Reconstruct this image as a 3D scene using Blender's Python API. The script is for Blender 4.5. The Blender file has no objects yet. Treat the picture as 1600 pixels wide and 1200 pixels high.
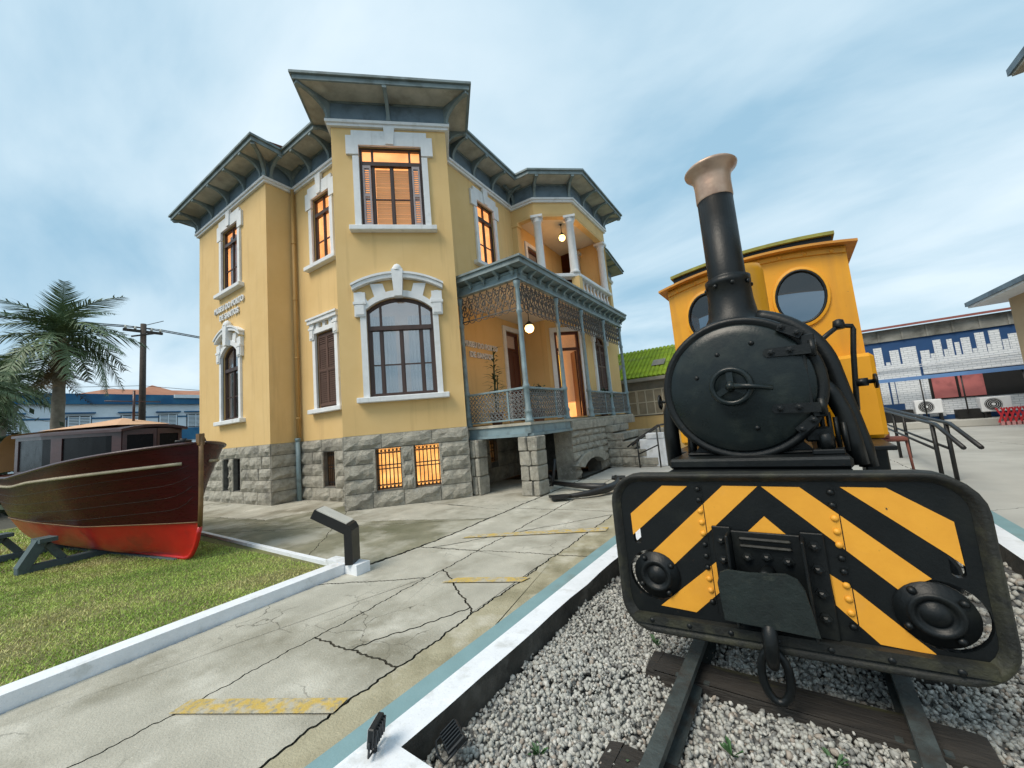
import bpy, math, random
import numpy as np
from mathutils import Matrix, Vector
random.seed(7); np.random.seed(7)
SC = bpy.context.scene
COL = SC.collection
R = math.radians

# ------------------------------------------------------------------ camera
def nrm(v): v = np.array(v, float); return v / np.linalg.norm(v)
F_PX, EYE = 600.0, 1.5                                # focal length for a 1600 px wide picture, eye height
up = nrm((313 - 800, -4900 - 600, F_PX))              # vanishing points of the verticals and of the track
yd = nrm((1190 - 800, 631 - 600, F_PX)); yd = nrm(yd - up * yd.dot(up))
xd = np.cross(yd, up); xd = xd if xd[0] > 0 else -xd
AX = np.stack([xd, yd, up])
cam_data = bpy.data.cameras.new('camera'); cam = bpy.data.objects.new('camera', cam_data); COL.objects.link(cam)
cam_data.sensor_width = 36; cam_data.lens = 36 * F_PX / 1600; cam_data.clip_start = 0.05; cam_data.clip_end = 3000
cam.matrix_world = Matrix(((AX[0][0], -AX[0][1], -AX[0][2], 0), (AX[1][0], -AX[1][1], -AX[1][2], 0),
                           (AX[2][0], -AX[2][1], -AX[2][2], EYE), (0, 0, 0, 1)))
SC.camera = cam

# ------------------------------------------------------------------ sky, sun, exposure
SUN_EL, SUN_AZ = 52, 200          # soft light from behind the camera, a little to its left
w = bpy.data.worlds.new('World'); SC.world = w; w.use_nodes = True
nt = w.node_tree; nt.nodes.clear()
def wn(t, **k):
    n = nt.nodes.new(t)
    for a, b in k.items(): setattr(n, a, b)
    return n
sky = wn('ShaderNodeTexSky', sky_type='NISHITA', sun_disc=False, sun_elevation=R(SUN_EL), sun_rotation=R(SUN_AZ))
sky.air_density = 1.2; sky.dust_density = 2.0
tc = wn('ShaderNodeTexCoord'); sep = wn('ShaderNodeSeparateXYZ'); nt.links.new(tc.outputs['Generated'], sep.inputs[0])
def wm(op, a, b=None, clamp=False):
    n = wn('ShaderNodeMath', operation=op, use_clamp=clamp)
    for i, v in enumerate((a, b)):
        if v is None: continue
        if isinstance(v, (int, float)): n.inputs[i].default_value = v
        else: nt.links.new(v, n.inputs[i])
    return n.outputs[0]
zc = wm('ADD', wm('MAXIMUM', sep.outputs[2], 0.0), 0.22)
cx, cy = wm('DIVIDE', sep.outputs[0], zc), wm('DIVIDE', sep.outputs[1], zc)
comb = wn('ShaderNodeCombineXYZ'); nt.links.new(cx, comb.inputs[0]); nt.links.new(cy, comb.inputs[1])
mp = wn('ShaderNodeMapping'); mp.inputs['Rotation'].default_value = (0, 0, R(38)); mp.inputs['Scale'].default_value = (0.85, 1.55, 1)
nt.links.new(comb.outputs[0], mp.inputs[0])
n1 = wn('ShaderNodeTexNoise'); n1.inputs['Scale'].default_value = 1.0; n1.inputs['Detail'].default_value = 8; n1.inputs['Roughness'].default_value = 0.52; n1.inputs['Distortion'].default_value = 0.35
nt.links.new(mp.outputs[0], n1.inputs['Vector'])
n2 = wn('ShaderNodeTexNoise'); n2.inputs['Scale'].default_value = 0.45; n2.inputs['Detail'].default_value = 3
nt.links.new(comb.outputs[0], n2.inputs['Vector'])
fac = wm('ADD', wm('MULTIPLY', n1.outputs[0], 0.65), wm('MULTIPLY', n2.outputs[0], 0.35))
ramp = wn('ShaderNodeValToRGB'); nt.links.new(fac, ramp.inputs[0])
e = ramp.color_ramp.elements
e[0].position = 0.39; e[0].color = (0.200, 0.325, 0.420, 1)
e[1].position = 0.61; e[1].color = (0.435, 0.515, 0.565, 1)
m_ = e.new(0.495); m_.color = (0.325, 0.430, 0.500, 1)
skys = wn('ShaderNodeVectorMath', operation='SCALE'); skys.inputs['Scale'].default_value = 0.06; nt.links.new(sky.outputs[0], skys.inputs[0])
mix = wn('ShaderNodeMix', data_type='RGBA'); mix.inputs[0].default_value = 0.93
nt.links.new(skys.outputs[0], mix.inputs[6]); nt.links.new(ramp.outputs[0], mix.inputs[7])
bg = wn('ShaderNodeBackground'); bg.inputs[1].default_value = 1.0; nt.links.new(mix.outputs[2], bg.inputs[0])
wo = wn('ShaderNodeOutputWorld'); nt.links.new(bg.outputs[0], wo.inputs[0])

sd = bpy.data.lights.new('sun', 'SUN'); sd.energy = 1.5; sd.angle = R(28); sd.color = (1.0, 0.90, 0.76)
sun = bpy.data.objects.new('sun', sd); COL.objects.link(sun)
sun.rotation_euler = Vector((math.sin(R(SUN_AZ)) * math.cos(R(SUN_EL)), math.cos(R(SUN_AZ)) * math.cos(R(SUN_EL)), math.sin(R(SUN_EL)))).to_track_quat('Z', 'Y').to_euler()
SC.view_settings.view_transform = 'Standard'; SC.view_settings.look = 'None'; SC.view_settings.gamma = 1
SC.view_settings.use_curve_mapping = False; SC.view_settings.exposure = 0.93
SC.cycles.use_denoising = True
SC.cycles.max_bounces = 7; SC.cycles.diffuse_bounces = 3; SC.cycles.glossy_bounces = 3; SC.cycles.transparent_max_bounces = 8
SC.cycles.sample_clamp_indirect = 6

# ------------------------------------------------------------------ materials
MATS = {}
def mat(name, c1, c2=None, scale=6.0, rough=0.7, bump=0.0, bscale=60.0, metal=0.0, stain=None, sscale=0.7, slo=0.5, shi=0.68, emit=None, es=0.0,
        stretch=None, spec=0.5, detail=4, coat=0.0, stain2=None, s2scale=2.0, s2lo=.55, s2hi=.72, bdist=0.02, streak=None, grit=0.0, crackle=None):
    m = bpy.data.materials.new(name); m.use_nodes = True; t = m.node_tree; L = t.links.new
    b = t.nodes['Principled BSDF']
    b.inputs['Roughness'].default_value = rough; b.inputs['Metallic'].default_value = metal; b.inputs['Specular IOR Level'].default_value = spec
    if coat: b.inputs['Coat Weight'].default_value = coat; b.inputs['Coat Roughness'].default_value = 0.15
    geo = t.nodes.new('ShaderNodeNewGeometry'); vec = geo.outputs['Position']
    if stretch:
        mpn = t.nodes.new('ShaderNodeMapping'); mpn.inputs['Scale'].default_value = stretch; L(vec, mpn.inputs[0]); vec = mpn.outputs[0]
    def noise(sc, det=detail, v=vec):
        n = t.nodes.new('ShaderNodeTexNoise'); n.inputs['Scale'].default_value = sc; n.inputs['Detail'].default_value = det; n.inputs['Roughness'].default_value = .6
        L(v, n.inputs['Vector']); return n.outputs[0]
    def rng(v, lo, hi):
        n = t.nodes.new('ShaderNodeMapRange'); n.inputs[1].default_value = lo; n.inputs[2].default_value = hi; L(v, n.inputs[0]); return n.outputs[0]
    def mixc(f, a, c):
        n = t.nodes.new('ShaderNodeMix'); n.data_type = 'RGBA'; L(f, n.inputs[0])
        if isinstance(a, tuple): n.inputs[6].default_value = (*a, 1)
        else: L(a, n.inputs[6])
        n.inputs[7].default_value = (*c, 1); return n.outputs[2]
    col = mixc(rng(noise(scale), .32, .68), c1, c2 or tuple(x * .8 for x in c1))
    if stain: col = mixc(rng(noise(sscale, 6), slo, shi), col, stain)
    if stain2: col = mixc(rng(noise(s2scale, 6), s2lo, s2hi), col, stain2)
    if streak:                                    # rain streaks: noise drawn out along z
        ms = t.nodes.new('ShaderNodeMapping'); ms.inputs['Scale'].default_value = (5, 5, .35); L(geo.outputs['Position'], ms.inputs[0])
        col = mixc(rng(noise(1.0, 5, ms.outputs[0]), .56, .86), col, streak)
    if crackle:                                   # hairline cracks, only in patches
        nv = t.nodes.new('ShaderNodeTexNoise'); nv.inputs['Scale'].default_value = 3.0; nv.inputs['Detail'].default_value = 6; L(geo.outputs['Position'], nv.inputs['Vector'])
        sc_ = t.nodes.new('ShaderNodeVectorMath'); sc_.operation = 'SCALE'; sc_.inputs['Scale'].default_value = .45; L(nv.outputs['Color'], sc_.inputs[0])
        ad = t.nodes.new('ShaderNodeVectorMath'); L(geo.outputs['Position'], ad.inputs[0]); L(sc_.outputs[0], ad.inputs[1])
        vo = t.nodes.new('ShaderNodeTexVoronoi'); vo.feature = 'DISTANCE_TO_EDGE'; vo.inputs['Scale'].default_value = 1.9; L(ad.outputs[0], vo.inputs['Vector'])
        ln = t.nodes.new('ShaderNodeMapRange'); ln.inputs[1].default_value = .012; ln.inputs[2].default_value = .0; L(vo.outputs[0], ln.inputs[0])
        mk = t.nodes.new('ShaderNodeMath'); mk.operation = 'MULTIPLY'; L(ln.outputs[0], mk.inputs[0]); L(rng(noise(.8, 3), .5, .62), mk.inputs[1]); col = mixc(mk.outputs[0], col, crackle)
    if grit:                                      # fine dark and light specks
        col = mixc(rng(noise(95, 3), .60, .60 + .5 / (1 + grit)), col, tuple(x * .35 for x in c1)); col = mixc(rng(noise(38, 4), .60, .95), col, tuple(min(1, x * 1.5) for x in c1))
    L(col, b.inputs['Base Color'])
    rv = t.nodes.new('ShaderNodeMapRange'); rv.inputs[3].default_value = max(0.04, rough - .12); rv.inputs[4].default_value = min(1, rough + .12)
    L(noise(scale * 2.3), rv.inputs[0]); L(rv.outputs[0], b.inputs['Roughness'])
    if bump:
        bn = t.nodes.new('ShaderNodeBump'); bn.inputs['Strength'].default_value = bump; bn.inputs['Distance'].default_value = bdist
        L(noise(bscale, 5), bn.inputs['Height']); L(bn.outputs[0], b.inputs['Normal'])
    if emit:
        b.inputs['Emission Color'].default_value = (*emit, 1); er = t.nodes.new('ShaderNodeMapRange'); er.inputs[1].default_value = .3; er.inputs[2].default_value = .7; er.inputs[3].default_value = es * .45; er.inputs[4].default_value = es * 1.35
        L(noise(scale, 3), er.inputs[0]); L(er.outputs[0], b.inputs['Emission Strength'])
    MATS[name] = m; return m
def glass(name, tint=(.8, .9, .95), mixf=.75, rough=.03, ior=1.5):
    m = bpy.data.materials.new(name); m.use_nodes = True; t = m.node_tree; t.nodes.clear(); L = t.links.new
    o = t.nodes.new('ShaderNodeOutputMaterial'); tr = t.nodes.new('ShaderNodeBsdfTransparent'); gl = t.nodes.new('ShaderNodeBsdfGlossy')
    tr.inputs[0].default_value = (*tint, 1); gl.inputs['Roughness'].default_value = rough
    lw = t.nodes.new('ShaderNodeLayerWeight'); fr = t.nodes.new('ShaderNodeMath'); fr.operation = 'POWER'; fr.inputs[1].default_value = 5; L(lw.outputs['Facing'], fr.inputs[0])
    mr = t.nodes.new('ShaderNodeMapRange'); mr.inputs[3].default_value = 1 - mixf; mr.inputs[4].default_value = .9; L(fr.outputs[0], mr.inputs[0])
    mx = t.nodes.new('ShaderNodeMixShader'); L(mr.outputs[0], mx.inputs[0]); L(tr.outputs[0], mx.inputs[1]); L(gl.outputs[0], mx.inputs[2]); L(mx.outputs[0], o.inputs[0])
    MATS[name] = m; return m

mat('wall_yellow', (.735, .515, .235), (.695, .475, .205), 1.3, .85, .12, 90, stain=(.64, .42, .165), sscale=.45, slo=.55, shi=.85, streak=(.56, .37, .16))
mat('white_stucco', (.78, .80, .82), (.70, .72, .74), 5, .8, .1, 70, stain=(.52, .53, .52), sscale=3, slo=.6, shi=.85, streak=(.46, .46, .43))
mat('granite', (.50, .475, .405), (.31, .295, .25), 7, .9, 1.0, 34, stain=(.10, .10, .095), sscale=1.6, slo=.52, shi=.8, stain2=(.50, .49, .45), s2scale=9, s2lo=.56, s2hi=.75, bdist=.05, grit=.5)
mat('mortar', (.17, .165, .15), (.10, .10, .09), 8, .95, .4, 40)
mat('frieze_blue', (.150, .215, .270), (.11, .165, .21), 3, .7, .1, 50, stain=(.09, .12, .15), sscale=1.5)
mat('eave_paint', (.215, .275, .290), (.165, .215, .225), 4, .6, .1, 60, stain=(.12, .15, .15), sscale=2)
mat('soffit_wood', (.50, .485, .42), (.36, .35, .30), 3, .8, .5, 14, stain=(.27, .26, .22), sscale=1.2, stretch=(1, 1, 1))
mat('roof_tile', (.25, .10, .06), (.15, .07, .05), 4, .85, .5, 20)
mat('iron_blue', (.235, .325, .360), (.19, .27, .30), 6, .5, .08, 60, stain=(.15, .19, .20), sscale=3)
mat('iron_lattice', (.200, .215, .220), (.125, .13, .13), 8, .6)
mat('valance_iron', (.115, .108, .100), (.07, .066, .06), 8, .65)
mat('dark_wood', (.070, .038, .030), (.045, .026, .022), 7, .45, .15, 40, stretch=(1, 1, .2))
mat('mahogany', (.12, .035, .02), (.08, .022, .014), 6, .4, .1, 40, stretch=(1, 1, .2))
mat('brown_shutter', (.115, .060, .042), (.085, .045, .034), 8, .6)
mat('grey_shutter', (.42, .36, .36), (.34, .29, .30), 8, .6)
mat('room_warm', (.8, .5, .25), (.7, .42, .2), 1.6, .9, emit=(1.0, .55, .22), es=.50)  # room walls emit the lamplight themselves, no lamp stands inside
mat('room_dim', (.45, .40, .38), (.35, .3, .28), 2.5, .9, emit=(.9, .55, .35), es=.06)  # the same self-lit walls, only faintly glowing
mat('room_glow', (.8, .5, .25), (.7, .42, .2), 4.5, .9, emit=(1.0, .58, .18), es=.55)  # self-lit walls behind the basement grilles
mat('curtain', (.62, .57, .60), (.36, .32, .34), 9, .9, stretch=(3, 3, .05))
mat('bamboo_backlit', (.62, .30, .10), (.30, .12, .04), 5, .7, stretch=(.25, .25, 14), emit=(1, .42, .08), es=.22)  # blind emits its own orange in place of light from behind
glass('pane', (.92, .93, .94), .955); glass('dark_pane', (.40, .45, .5), .85); glass('cab_pane', (.40, .44, .48), .93); mat('cabin_dark', (.006, .006, .007), None, 3, .25, spec=.12); glass('sky_pane', (.85, .88, .9), .72)
mat('lamp_glass', (1, .9, .7), None, 5, .3, emit=(1, .66, .22), es=2.6)
mat('black_iron', (.016, .017, .018), (.010, .010, .011), 9, .45, .1, 60)
mat('concrete', (.49, .47, .40), (.36, .345, .29), 2.2, .9, .6, 70, stain=(.20, .185, .135), sscale=.9, slo=.49, shi=.70, stain2=(.62, .60, .53), s2scale=1.6, s2lo=.54, s2hi=.75, detail=9, bdist=.012, grit=.6, crackle=(.07, .065, .05))
mat('concrete_mossy', (.27, .255, .18), (.17, .165, .115), 2.5, .92, .5, 45, stain=(.12, .12, .07), sscale=.8, slo=.45, shi=.68, stain2=(.40, .385, .32), s2scale=1.3, s2lo=.47, s2hi=.64, detail=9, bdist=.015, grit=.6)
mat('concrete_edge', (.42, .385, .27), (.30, .27, .18), 3.5, .92, .6, 60, stain=(.13, .12, .06), sscale=1.7, slo=.48, shi=.70, stain2=(.54, .51, .42), s2scale=2.6, s2lo=.52, s2hi=.7, detail=9, bdist=.015, grit=.6)
mat('ground_dirt', (.085, .08, .06), (.05, .048, .036), 6, .95, .5, 30)
mat('far_paving', (.47, .465, .43), (.36, .355, .33), .7, .85, .2, 40, stain=(.28, .275, .25), sscale=.25, detail=8)
mat('white_paint', (.80, .83, .88), (.72, .75, .79), 7, .65, .12, 50, stain=(.45, .46, .44), sscale=5, slo=.56, shi=.80, grit=.15)
mat('kerb_dark', (.085, .08, .07), (.03, .03, .027), 5, .95, .6, 25, stain=(.16, .155, .14), sscale=4, slo=.55, shi=.8)
mat('teal_paint', (.205, .335, .360), (.175, .29, .31), 4, .75, .12, 60, stain=(.17, .22, .21), sscale=2.5, slo=.58, shi=.8)
mat('yellow_line', (.58, .40, .09), (.46, .34, .11), 4, .9, .3, 70, stain=(.44, .41, .33), sscale=9, slo=.44, shi=.58, stain2=(.30, .28, .22), s2scale=26, s2lo=.52, s2hi=.64, grit=.6)
mat('grass_soil', (.17, .18, .06), (.12, .115, .045), 3, .95, .5, 40, stain=(.15, .125, .06), sscale=1.1)
mat('sleeper', (.040, .035, .030), (.019, .017, .0155), 9, .9, .8, 26, stain=(.10, .10, .03), sscale=3, slo=.6, shi=.75, stretch=(.4, 2, 2), bdist=.02)
mat('rail_steel', (.085, .105, .105), (.05, .062, .063), 9, .55, .3, 50, metal=.3, stain=(.05, .038, .03), sscale=5)

# ------------------------------------------------------------------ object helpers
ROOTM = {}
def tag(o, label=None, cat=None, group=None, kind=None):
    if label: o['label'] = label
    if cat: o['category'] = cat
    if group: o['group'] = group
    if kind: o['kind'] = kind
    return o
def thing(name, label, cat, loc=(0, 0, 0), rz=0, group=None):
    o = bpy.data.objects.new(name, None); o.empty_display_size = .2; COL.objects.link(o)
    o.location = loc; o.rotation_euler = (0, 0, rz)
    ROOTM[o.name] = Matrix.Translation(loc) @ Matrix.Rotation(rz, 4, 'Z')
    return tag(o, label, cat, group)
def put(name, me, parent=None, M=None, world=True):
    """link a mesh; M is in world space under a thing (world=True), else in the parent's own frame"""
    o = bpy.data.objects.new(name, me); COL.objects.link(o)
    if M is not None: o.matrix_basis = M
    if parent is not None:
        o.parent = parent
        if world and parent.name in ROOTM: o.matrix_parent_inverse = ROOTM[parent.name].inverted()
    return o
class MB:
    def __init__(s): s.v = []; s.f = []; s.m = []; s.mi = 0; s.sm = []
    def add(s, vs, fs, smooth=False):
        n = len(s.v); s.v += [tuple(p) for p in vs]; s.f += [tuple(i + n for i in f) for f in fs]; s.m += [s.mi] * len(fs); s.sm += [smooth] * len(fs); return s
    def box(s, x0, x1, y0, y1, z0, z1):
        vs = [(x, y, z) for z in (z0, z1) for y in (y0, y1) for x in (x0, x1)]
        return s.add(vs, [(0, 2, 3, 1), (4, 5, 7, 6), (0, 1, 5, 4), (2, 6, 7, 3), (0, 4, 6, 2), (1, 3, 7, 5)])
    def bbox(s, x0, x1, y0, y1, z0, z1, b=.01):
        """box with chamfered edges"""
        X = (x0, x0 + b, x1 - b, x1); Y = (y0, y0 + b, y1 - b, y1); Z = (z0, z0 + b, z1 - b, z1); vs = []; fs = []
        def ring(ix, iy, z): return None
        lv = [((X[1], X[2]), (Y[1], Y[2]), Z[0]), ((X[0], X[3]), (Y[0], Y[3]), Z[1]), ((X[0], X[3]), (Y[0], Y[3]), Z[2]), ((X[1], X[2]), (Y[1], Y[2]), Z[3])]
        for k, (xx, yy, z) in enumerate(lv):
            if k in (0, 3):
                vs += [(xx[0], yy[0], z), (xx[0], yy[0], z), (xx[1], yy[0], z), (xx[1], yy[0], z), (xx[1], yy[1], z), (xx[1], yy[1], z), (xx[0], yy[1], z), (xx[0], yy[1], z)]
            else:
                vs += [(xx[0], yy[0] + b, z), (xx[0] + b, yy[0], z), (xx[1] - b, yy[0], z), (xx[1], yy[0] + b, z), (xx[1], yy[1] - b, z), (xx[1] - b, yy[1], z), (xx[0] + b, yy[1], z), (xx[0], yy[1] - b, z)]
        for k in range(3):
            for i in range(8):
                j = (i + 1) % 8; fs.append((k * 8 + i, k * 8 + j, k * 8 + 8 + j, k * 8 + 8 + i))
        fs.append((0, 6, 4, 2)); fs.append((24, 26, 28, 30))
        return s.add(vs, fs)
    def prism(s, poly, y0, y1, ax='y'):
        """polygon in (x,z) extruded along y (ax='y'); (x,y) along z (ax='z'); (y,z) along x (ax='x')"""
        n = len(poly); P = {'y': lambda a, b, c: (a, c, b), 'z': lambda a, b, c: (a, b, c), 'x': lambda a, b, c: (c, a, b)}[ax]
        vs = [P(a, b, y0) for a, b in poly] + [P(a, b, y1) for a, b in poly]
        fs = [tuple(range(n)), tuple(range(2 * n - 1, n - 1, -1))] + [(i, i + n, (i + 1) % n + n, (i + 1) % n) for i in range(n)]
        return s.add(vs, fs)
    def lathe(s, prof, c=(0, 0, 0), ax='z', n=20, smooth=True, cap=True):
        vs = []; fs = []
        for r, h in prof:
            for k in range(n):
                a = 2 * math.pi * k / n; x, y = r * math.cos(a), r * math.sin(a)
                p = {'z': (x, y, h), 'y': (x, h, y), 'x': (h, x, y)}[ax]; vs.append((p[0] + c[0], p[1] + c[1], p[2] + c[2]))
        for i in range(len(prof) - 1):
            for k in range(n):
                j = (k + 1) % n; q = (i * n + k, i * n + j, (i + 1) * n + j, (i + 1) * n + k); fs.append(q if ax != 'y' else q[::-1])
        s.add(vs, fs, smooth)
        if cap:
            b = len(s.v) - len(vs); e = [tuple(b + k for k in range(n))[::-1], tuple(b + (len(prof) - 1) * n + k for k in range(n))]
            if ax == 'y': e = [f[::-1] for f in e]
            s.f += e; s.m += [s.mi] * 2; s.sm += [False] * 2
        return s
    def tube(s, pts, r, n=8, smooth=True, closed=False):
        P = [Vector(p) for p in pts]; N = len(P); vs = []; fs = []; prev = None
        rr = r if isinstance(r, (list, tuple)) else [r] * N
        for i, p in enumerate(P):
            a = P[(i - 1) % N] if (i or closed) else p; b = P[(i + 1) % N] if (i < N - 1 or closed) else p
            d = (b - a).normalized()
            if prev is None: u = d.orthogonal().normalized()
            else: u = (prev - d * prev.dot(d)).normalized()
            prev = u; v = d.cross(u)
            for k in range(n):
                t = 2 * math.pi * k / n; vs.append(p + (u * math.cos(t) + v * math.sin(t)) * rr[i])
        for i in range(N if closed else N - 1):
            for k in range(n):
                j = (k + 1) % n; i2 = (i + 1) % N; fs.append((i * n + k, i * n + j, i2 * n + j, i2 * n + k))
        if not closed: fs += [tuple(range(n))[::-1], tuple((N - 1) * n + k for k in range(n))]
        return s.add(vs, fs, smooth)
    def bar(s, a, b, w, h=None, up=(0, 0, 1)):
        a, b = Vector(a), Vector(b); h = h or w; d = (b - a).normalized(); u = Vector(up)
        if abs(d.dot(u)) > .98: u = Vector((0, 1, 0))
        x = d.cross(u).normalized() * w / 2; y = x.cross(d).normalized() * h / 2
        vs = [a - x - y, a + x - y, a + x + y, a - x + y, b - x - y, b + x - y, b + x + y, b - x + y]
        return s.add(vs, [(0, 1, 2, 3), (7, 6, 5, 4), (0, 4, 5, 1), (1, 5, 6, 2), (2, 6, 7, 3), (3, 7, 4, 0)])
    def mesh(s, name, *mats):
        me = bpy.data.meshes.new(name); me.from_pydata(s.v, [], s.f)
        for m in mats: me.materials.append(MATS[m])
        me.polygons.foreach_set('material_index', s.m); me.polygons.foreach_set('use_smooth', s.sm)
        me.update(); return me
    def build(s, name, mats, parent=None, M=None, world=True):
        mats = (mats,) if isinstance(mats, str) else mats
        return put(name, s.mesh(name, *mats), parent, M, world)
def fixn(me):
    import bmesh
    b = bmesh.new(); b.from_mesh(me); bmesh.ops.recalc_face_normals(b, faces=b.faces); b.to_mesh(me); b.free()
def frame(p0, p1):
    """wall frame: x along p0->p1, y inward, z up; outward is to the right of p0->p1"""
    d = Vector((p1[0] - p0[0], p1[1] - p0[1], 0)); L = d.length; d.normalize()
    return Matrix(((d.x, -d.y, 0, p0[0]), (d.y, d.x, 0, p0[1]), (0, 0, 1, 0), (0, 0, 0, 1))), L
def offset_path(pts, d, closed=True):
    """offset to the right of travel (outward) with mitres"""
    n = len(pts); out = []
    for i in range(n):
        a = Vector(pts[(i - 1) % n]); b = Vector(pts[i]); c = Vector(pts[(i + 1) % n])
        if not closed and i == 0: a = b - (c - b)
        if not closed and i == n - 1: c = b + (b - a)
        d1 = (b - a).normalized(); d2 = (c - b).normalized(); n1 = Vector((d1.y, -d1.x)); n2 = Vector((d2.y, -d2.x))
        m = n1 + n2; k = d / max(.25, (1 + n1.dot(n2))); out.append((b.x + m.x * k, b.y + m.y * k))
    return out
TH = 0.06
TM = Matrix.Translation((-.223, 0, 0)) @ Matrix.Rotation(-TH, 4, 'Z')       # the track's frame: u across, v along
def T(u, v, z=0.0): return tuple(TM @ Vector((u, v, z)))
# ------------------------------------------------------------------ ground
U0, U1, V0, V1 = -1.43, 1.5, 1.2, 9.5           # gravel bed inside its kerbs
KW, TW = .17, .22                                # white kerb and teal strip beside it
def ring(mb, a, b, za, zb):                       # quads between two 4-gons
    n = len(a); mb.add([(*p, za) for p in a] + [(*p, zb) for p in b], [(i, (i + 1) % n, (i + 1) % n + n, i + n) for i in range(n)])
def trect(u0, u1, v0, v1): return [T(u0, v0)[:2], T(u1, v0)[:2], T(u1, v1)[:2], T(u0, v1)[:2]]
g = MB(); ring(g, [(-600, -600), (600, -600), (600, 600), (-600, 600)], trect(U0 - .1, U1 + .1, V0 - .1, V1 + .1), -.035, -.035)
tag(g.build('ground', 'ground_dirt'), kind='structure')
g = MB(); g.add([(*p, -.17) for p in trect(U0 - .1, U1 + .1, V0 - .1, V1 + .1)], [(0, 1, 2, 3)]); tag(g.build('gravel_bed', 'kerb_dark'), kind='structure')

# paved surfaces: each slab is a polygon with its own joints
def clip_poly(poly, a, b, c):                     # keep a*x+b*y<=c
    out = []
    for i in range(len(poly)):
        p, q = poly[i], poly[(i + 1) % len(poly)]; dp, dq = a * p[0] + b * p[1] - c, a * q[0] + b * q[1] - c
        if dp <= 0: out.append(p)
        if dp * dq < 0: t = dp / (dp - dq); out.append((p[0] + (q[0] - p[0]) * t, p[1] + (q[1] - p[1]) * t))
    return out
def split(poly, p, ang):
    a, b = -math.sin(ang), math.cos(ang); c = a * p[0] + b * p[1]
    return clip_poly(poly, a, b, c), clip_poly(poly, -a, -b, -c)
def wobble(poly, amp, step, rnd):
    """subdivide the edges and let them wander like a crack; deterministic in position so that neighbours match"""
    out = []
    for i in range(len(poly)):
        p, q = poly[i], poly[(i + 1) % len(poly)]; L = math.dist(p, q); n = max(1, int(L / step))
        for k in range(n):
            t = k / n; x, y = p[0] + (q[0] - p[0]) * t, p[1] + (q[1] - p[1]) * t
            f = amp if rnd else 0
            out.append((x + f * (math.sin(x * 7.1 + y * 5.3) + .7 * math.sin(x * 17 - y * 23) + .5 * math.sin(y * 41 + x * 31) + .55 * math.sin(y * 97 - x * 83)), y + f * (math.sin(x * 6.3 - y * 8.1) + .7 * math.sin(x * 21 + y * 15) + .5 * math.sin(x * 43 - y * 37) + .55 * math.sin(x * 101 + y * 89))))
    return out
def shrink(poly, d):
    if sum(poly[i][0] * poly[(i + 1) % len(poly)][1] - poly[(i + 1) % len(poly)][0] * poly[i][1] for i in range(len(poly))) < 0: poly = poly[::-1]
    return offset_path(poly, -d)
def slab(name, poly, z0, z1, m, parent, gap=.006, crack=.012, step=.05):
    p = shrink(wobble(poly, crack, step, crack > 0), gap); b = MB(); n = len(p)
    b.add([(*q, z0) for q in p] + [(*q, z1) for q in p], [tuple(range(n, 2 * n))] + [(i, (i + 1) % n, (i + 1) % n + n, i + n) for i in range(n)])
    b.m = [0] + [1] * n
    return b.build(name, (m, 'ground_dirt'), parent)
def pave(name, poly, cuts, m, gap=.006, crack=.012, z1=0.0, step=.05):
    root = thing(name, None, None, (poly[0][0], poly[0][1], 0)); tag(root, kind='structure')
    pieces = [poly]
    for (p, ang, cond) in cuts:
        new = []
        for q in pieces:
            c = (sum(x for x, _ in q) / len(q), sum(y for _, y in q) / len(q))
            if cond and not cond(c): new.append(q); continue
            for h in split(q, p, ang):
                if len(h) > 2: new.append(h)
        pieces = new
    for i, q in enumerate(pieces):
        slab('path_slab', q, -.03, z1 + .0015 * math.sin(i * 12.9), m(q) if callable(m) else m, root, gap, crack, step)
    return root
TMinv = TM.inverted()
def TMI(p): return TMinv @ Vector((p[0], p[1], 0))
def B2(v): return (T(U0 - KW - TW, v)[0], T(U0 - KW - TW, v)[1])
path_poly = [(-4.22, -3.0), B2(-3.0), B2(9.2), (-4.05, 9.2), (-4.05, 4.0), (-4.22, 2.6)]
H2 = math.pi / 2
cutsA = [((-3.15, 2), H2 + .02, None), ((-2.21, 2), H2 - .015, None), ((-3, 3.9), .16, None), ((-3, 6.1), .06, None), ((-3, -.35), .05, None), ((-3, 7.8), .05, None),
         ((-2.6, 1.77), .01, lambda c: -3.15 < c[0] < -2.21 and -.3 < c[1] < 3.9), ((-3.6, 2.75), .5, lambda c: c[0] < -3.15 and c[1] < 3.9), ((-2.7, 2.9), -.6, lambda c: -3.15 < c[0] < -2.21 and 1.8 < c[1] < 3.9), ((-2.35, 2.5), 1.1, lambda c: -2.75 < c[0] < -2.21 and 1.8 < c[1] < 3.0), ((-2.9, 5.0), .9, lambda c: 3.9 < c[1] < 6.1 and c[0] < -2.21)]
pave('path', path_poly, cutsA, lambda q: 'concrete_edge' if sum(p[0] for p in q) / len(q) > -2.21 else 'concrete', .0085, .009, step=.014)
yard_poly = [(-16.5, 3.02), (-4.24, 2.84), (-4.07, 4.0), (-4.07, 9.2), (-16.5, 9.2)]
cutsB = [((-5.5, 4.6), .42, None), ((-9.0, 4.0), 1.2, None), ((-6.3, 3.8), -.75, lambda c: c[0] > -9), ((-10.5, 3.9), .1, lambda c: c[0] < -8.5), ((-7.2, 4.3), .3, lambda c: c[0] > -9), ((-5.2, 6), -.1, lambda c: c[1] > 4.5)]
pave('yard', yard_poly, cutsB, lambda q: 'concrete' if sum(y for _, y in q) / len(q) > 4.9 else 'concrete_mossy', .005, .012, step=.016)
def RB(v): return T(U1 + KW + TW, v)[:2]
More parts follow.
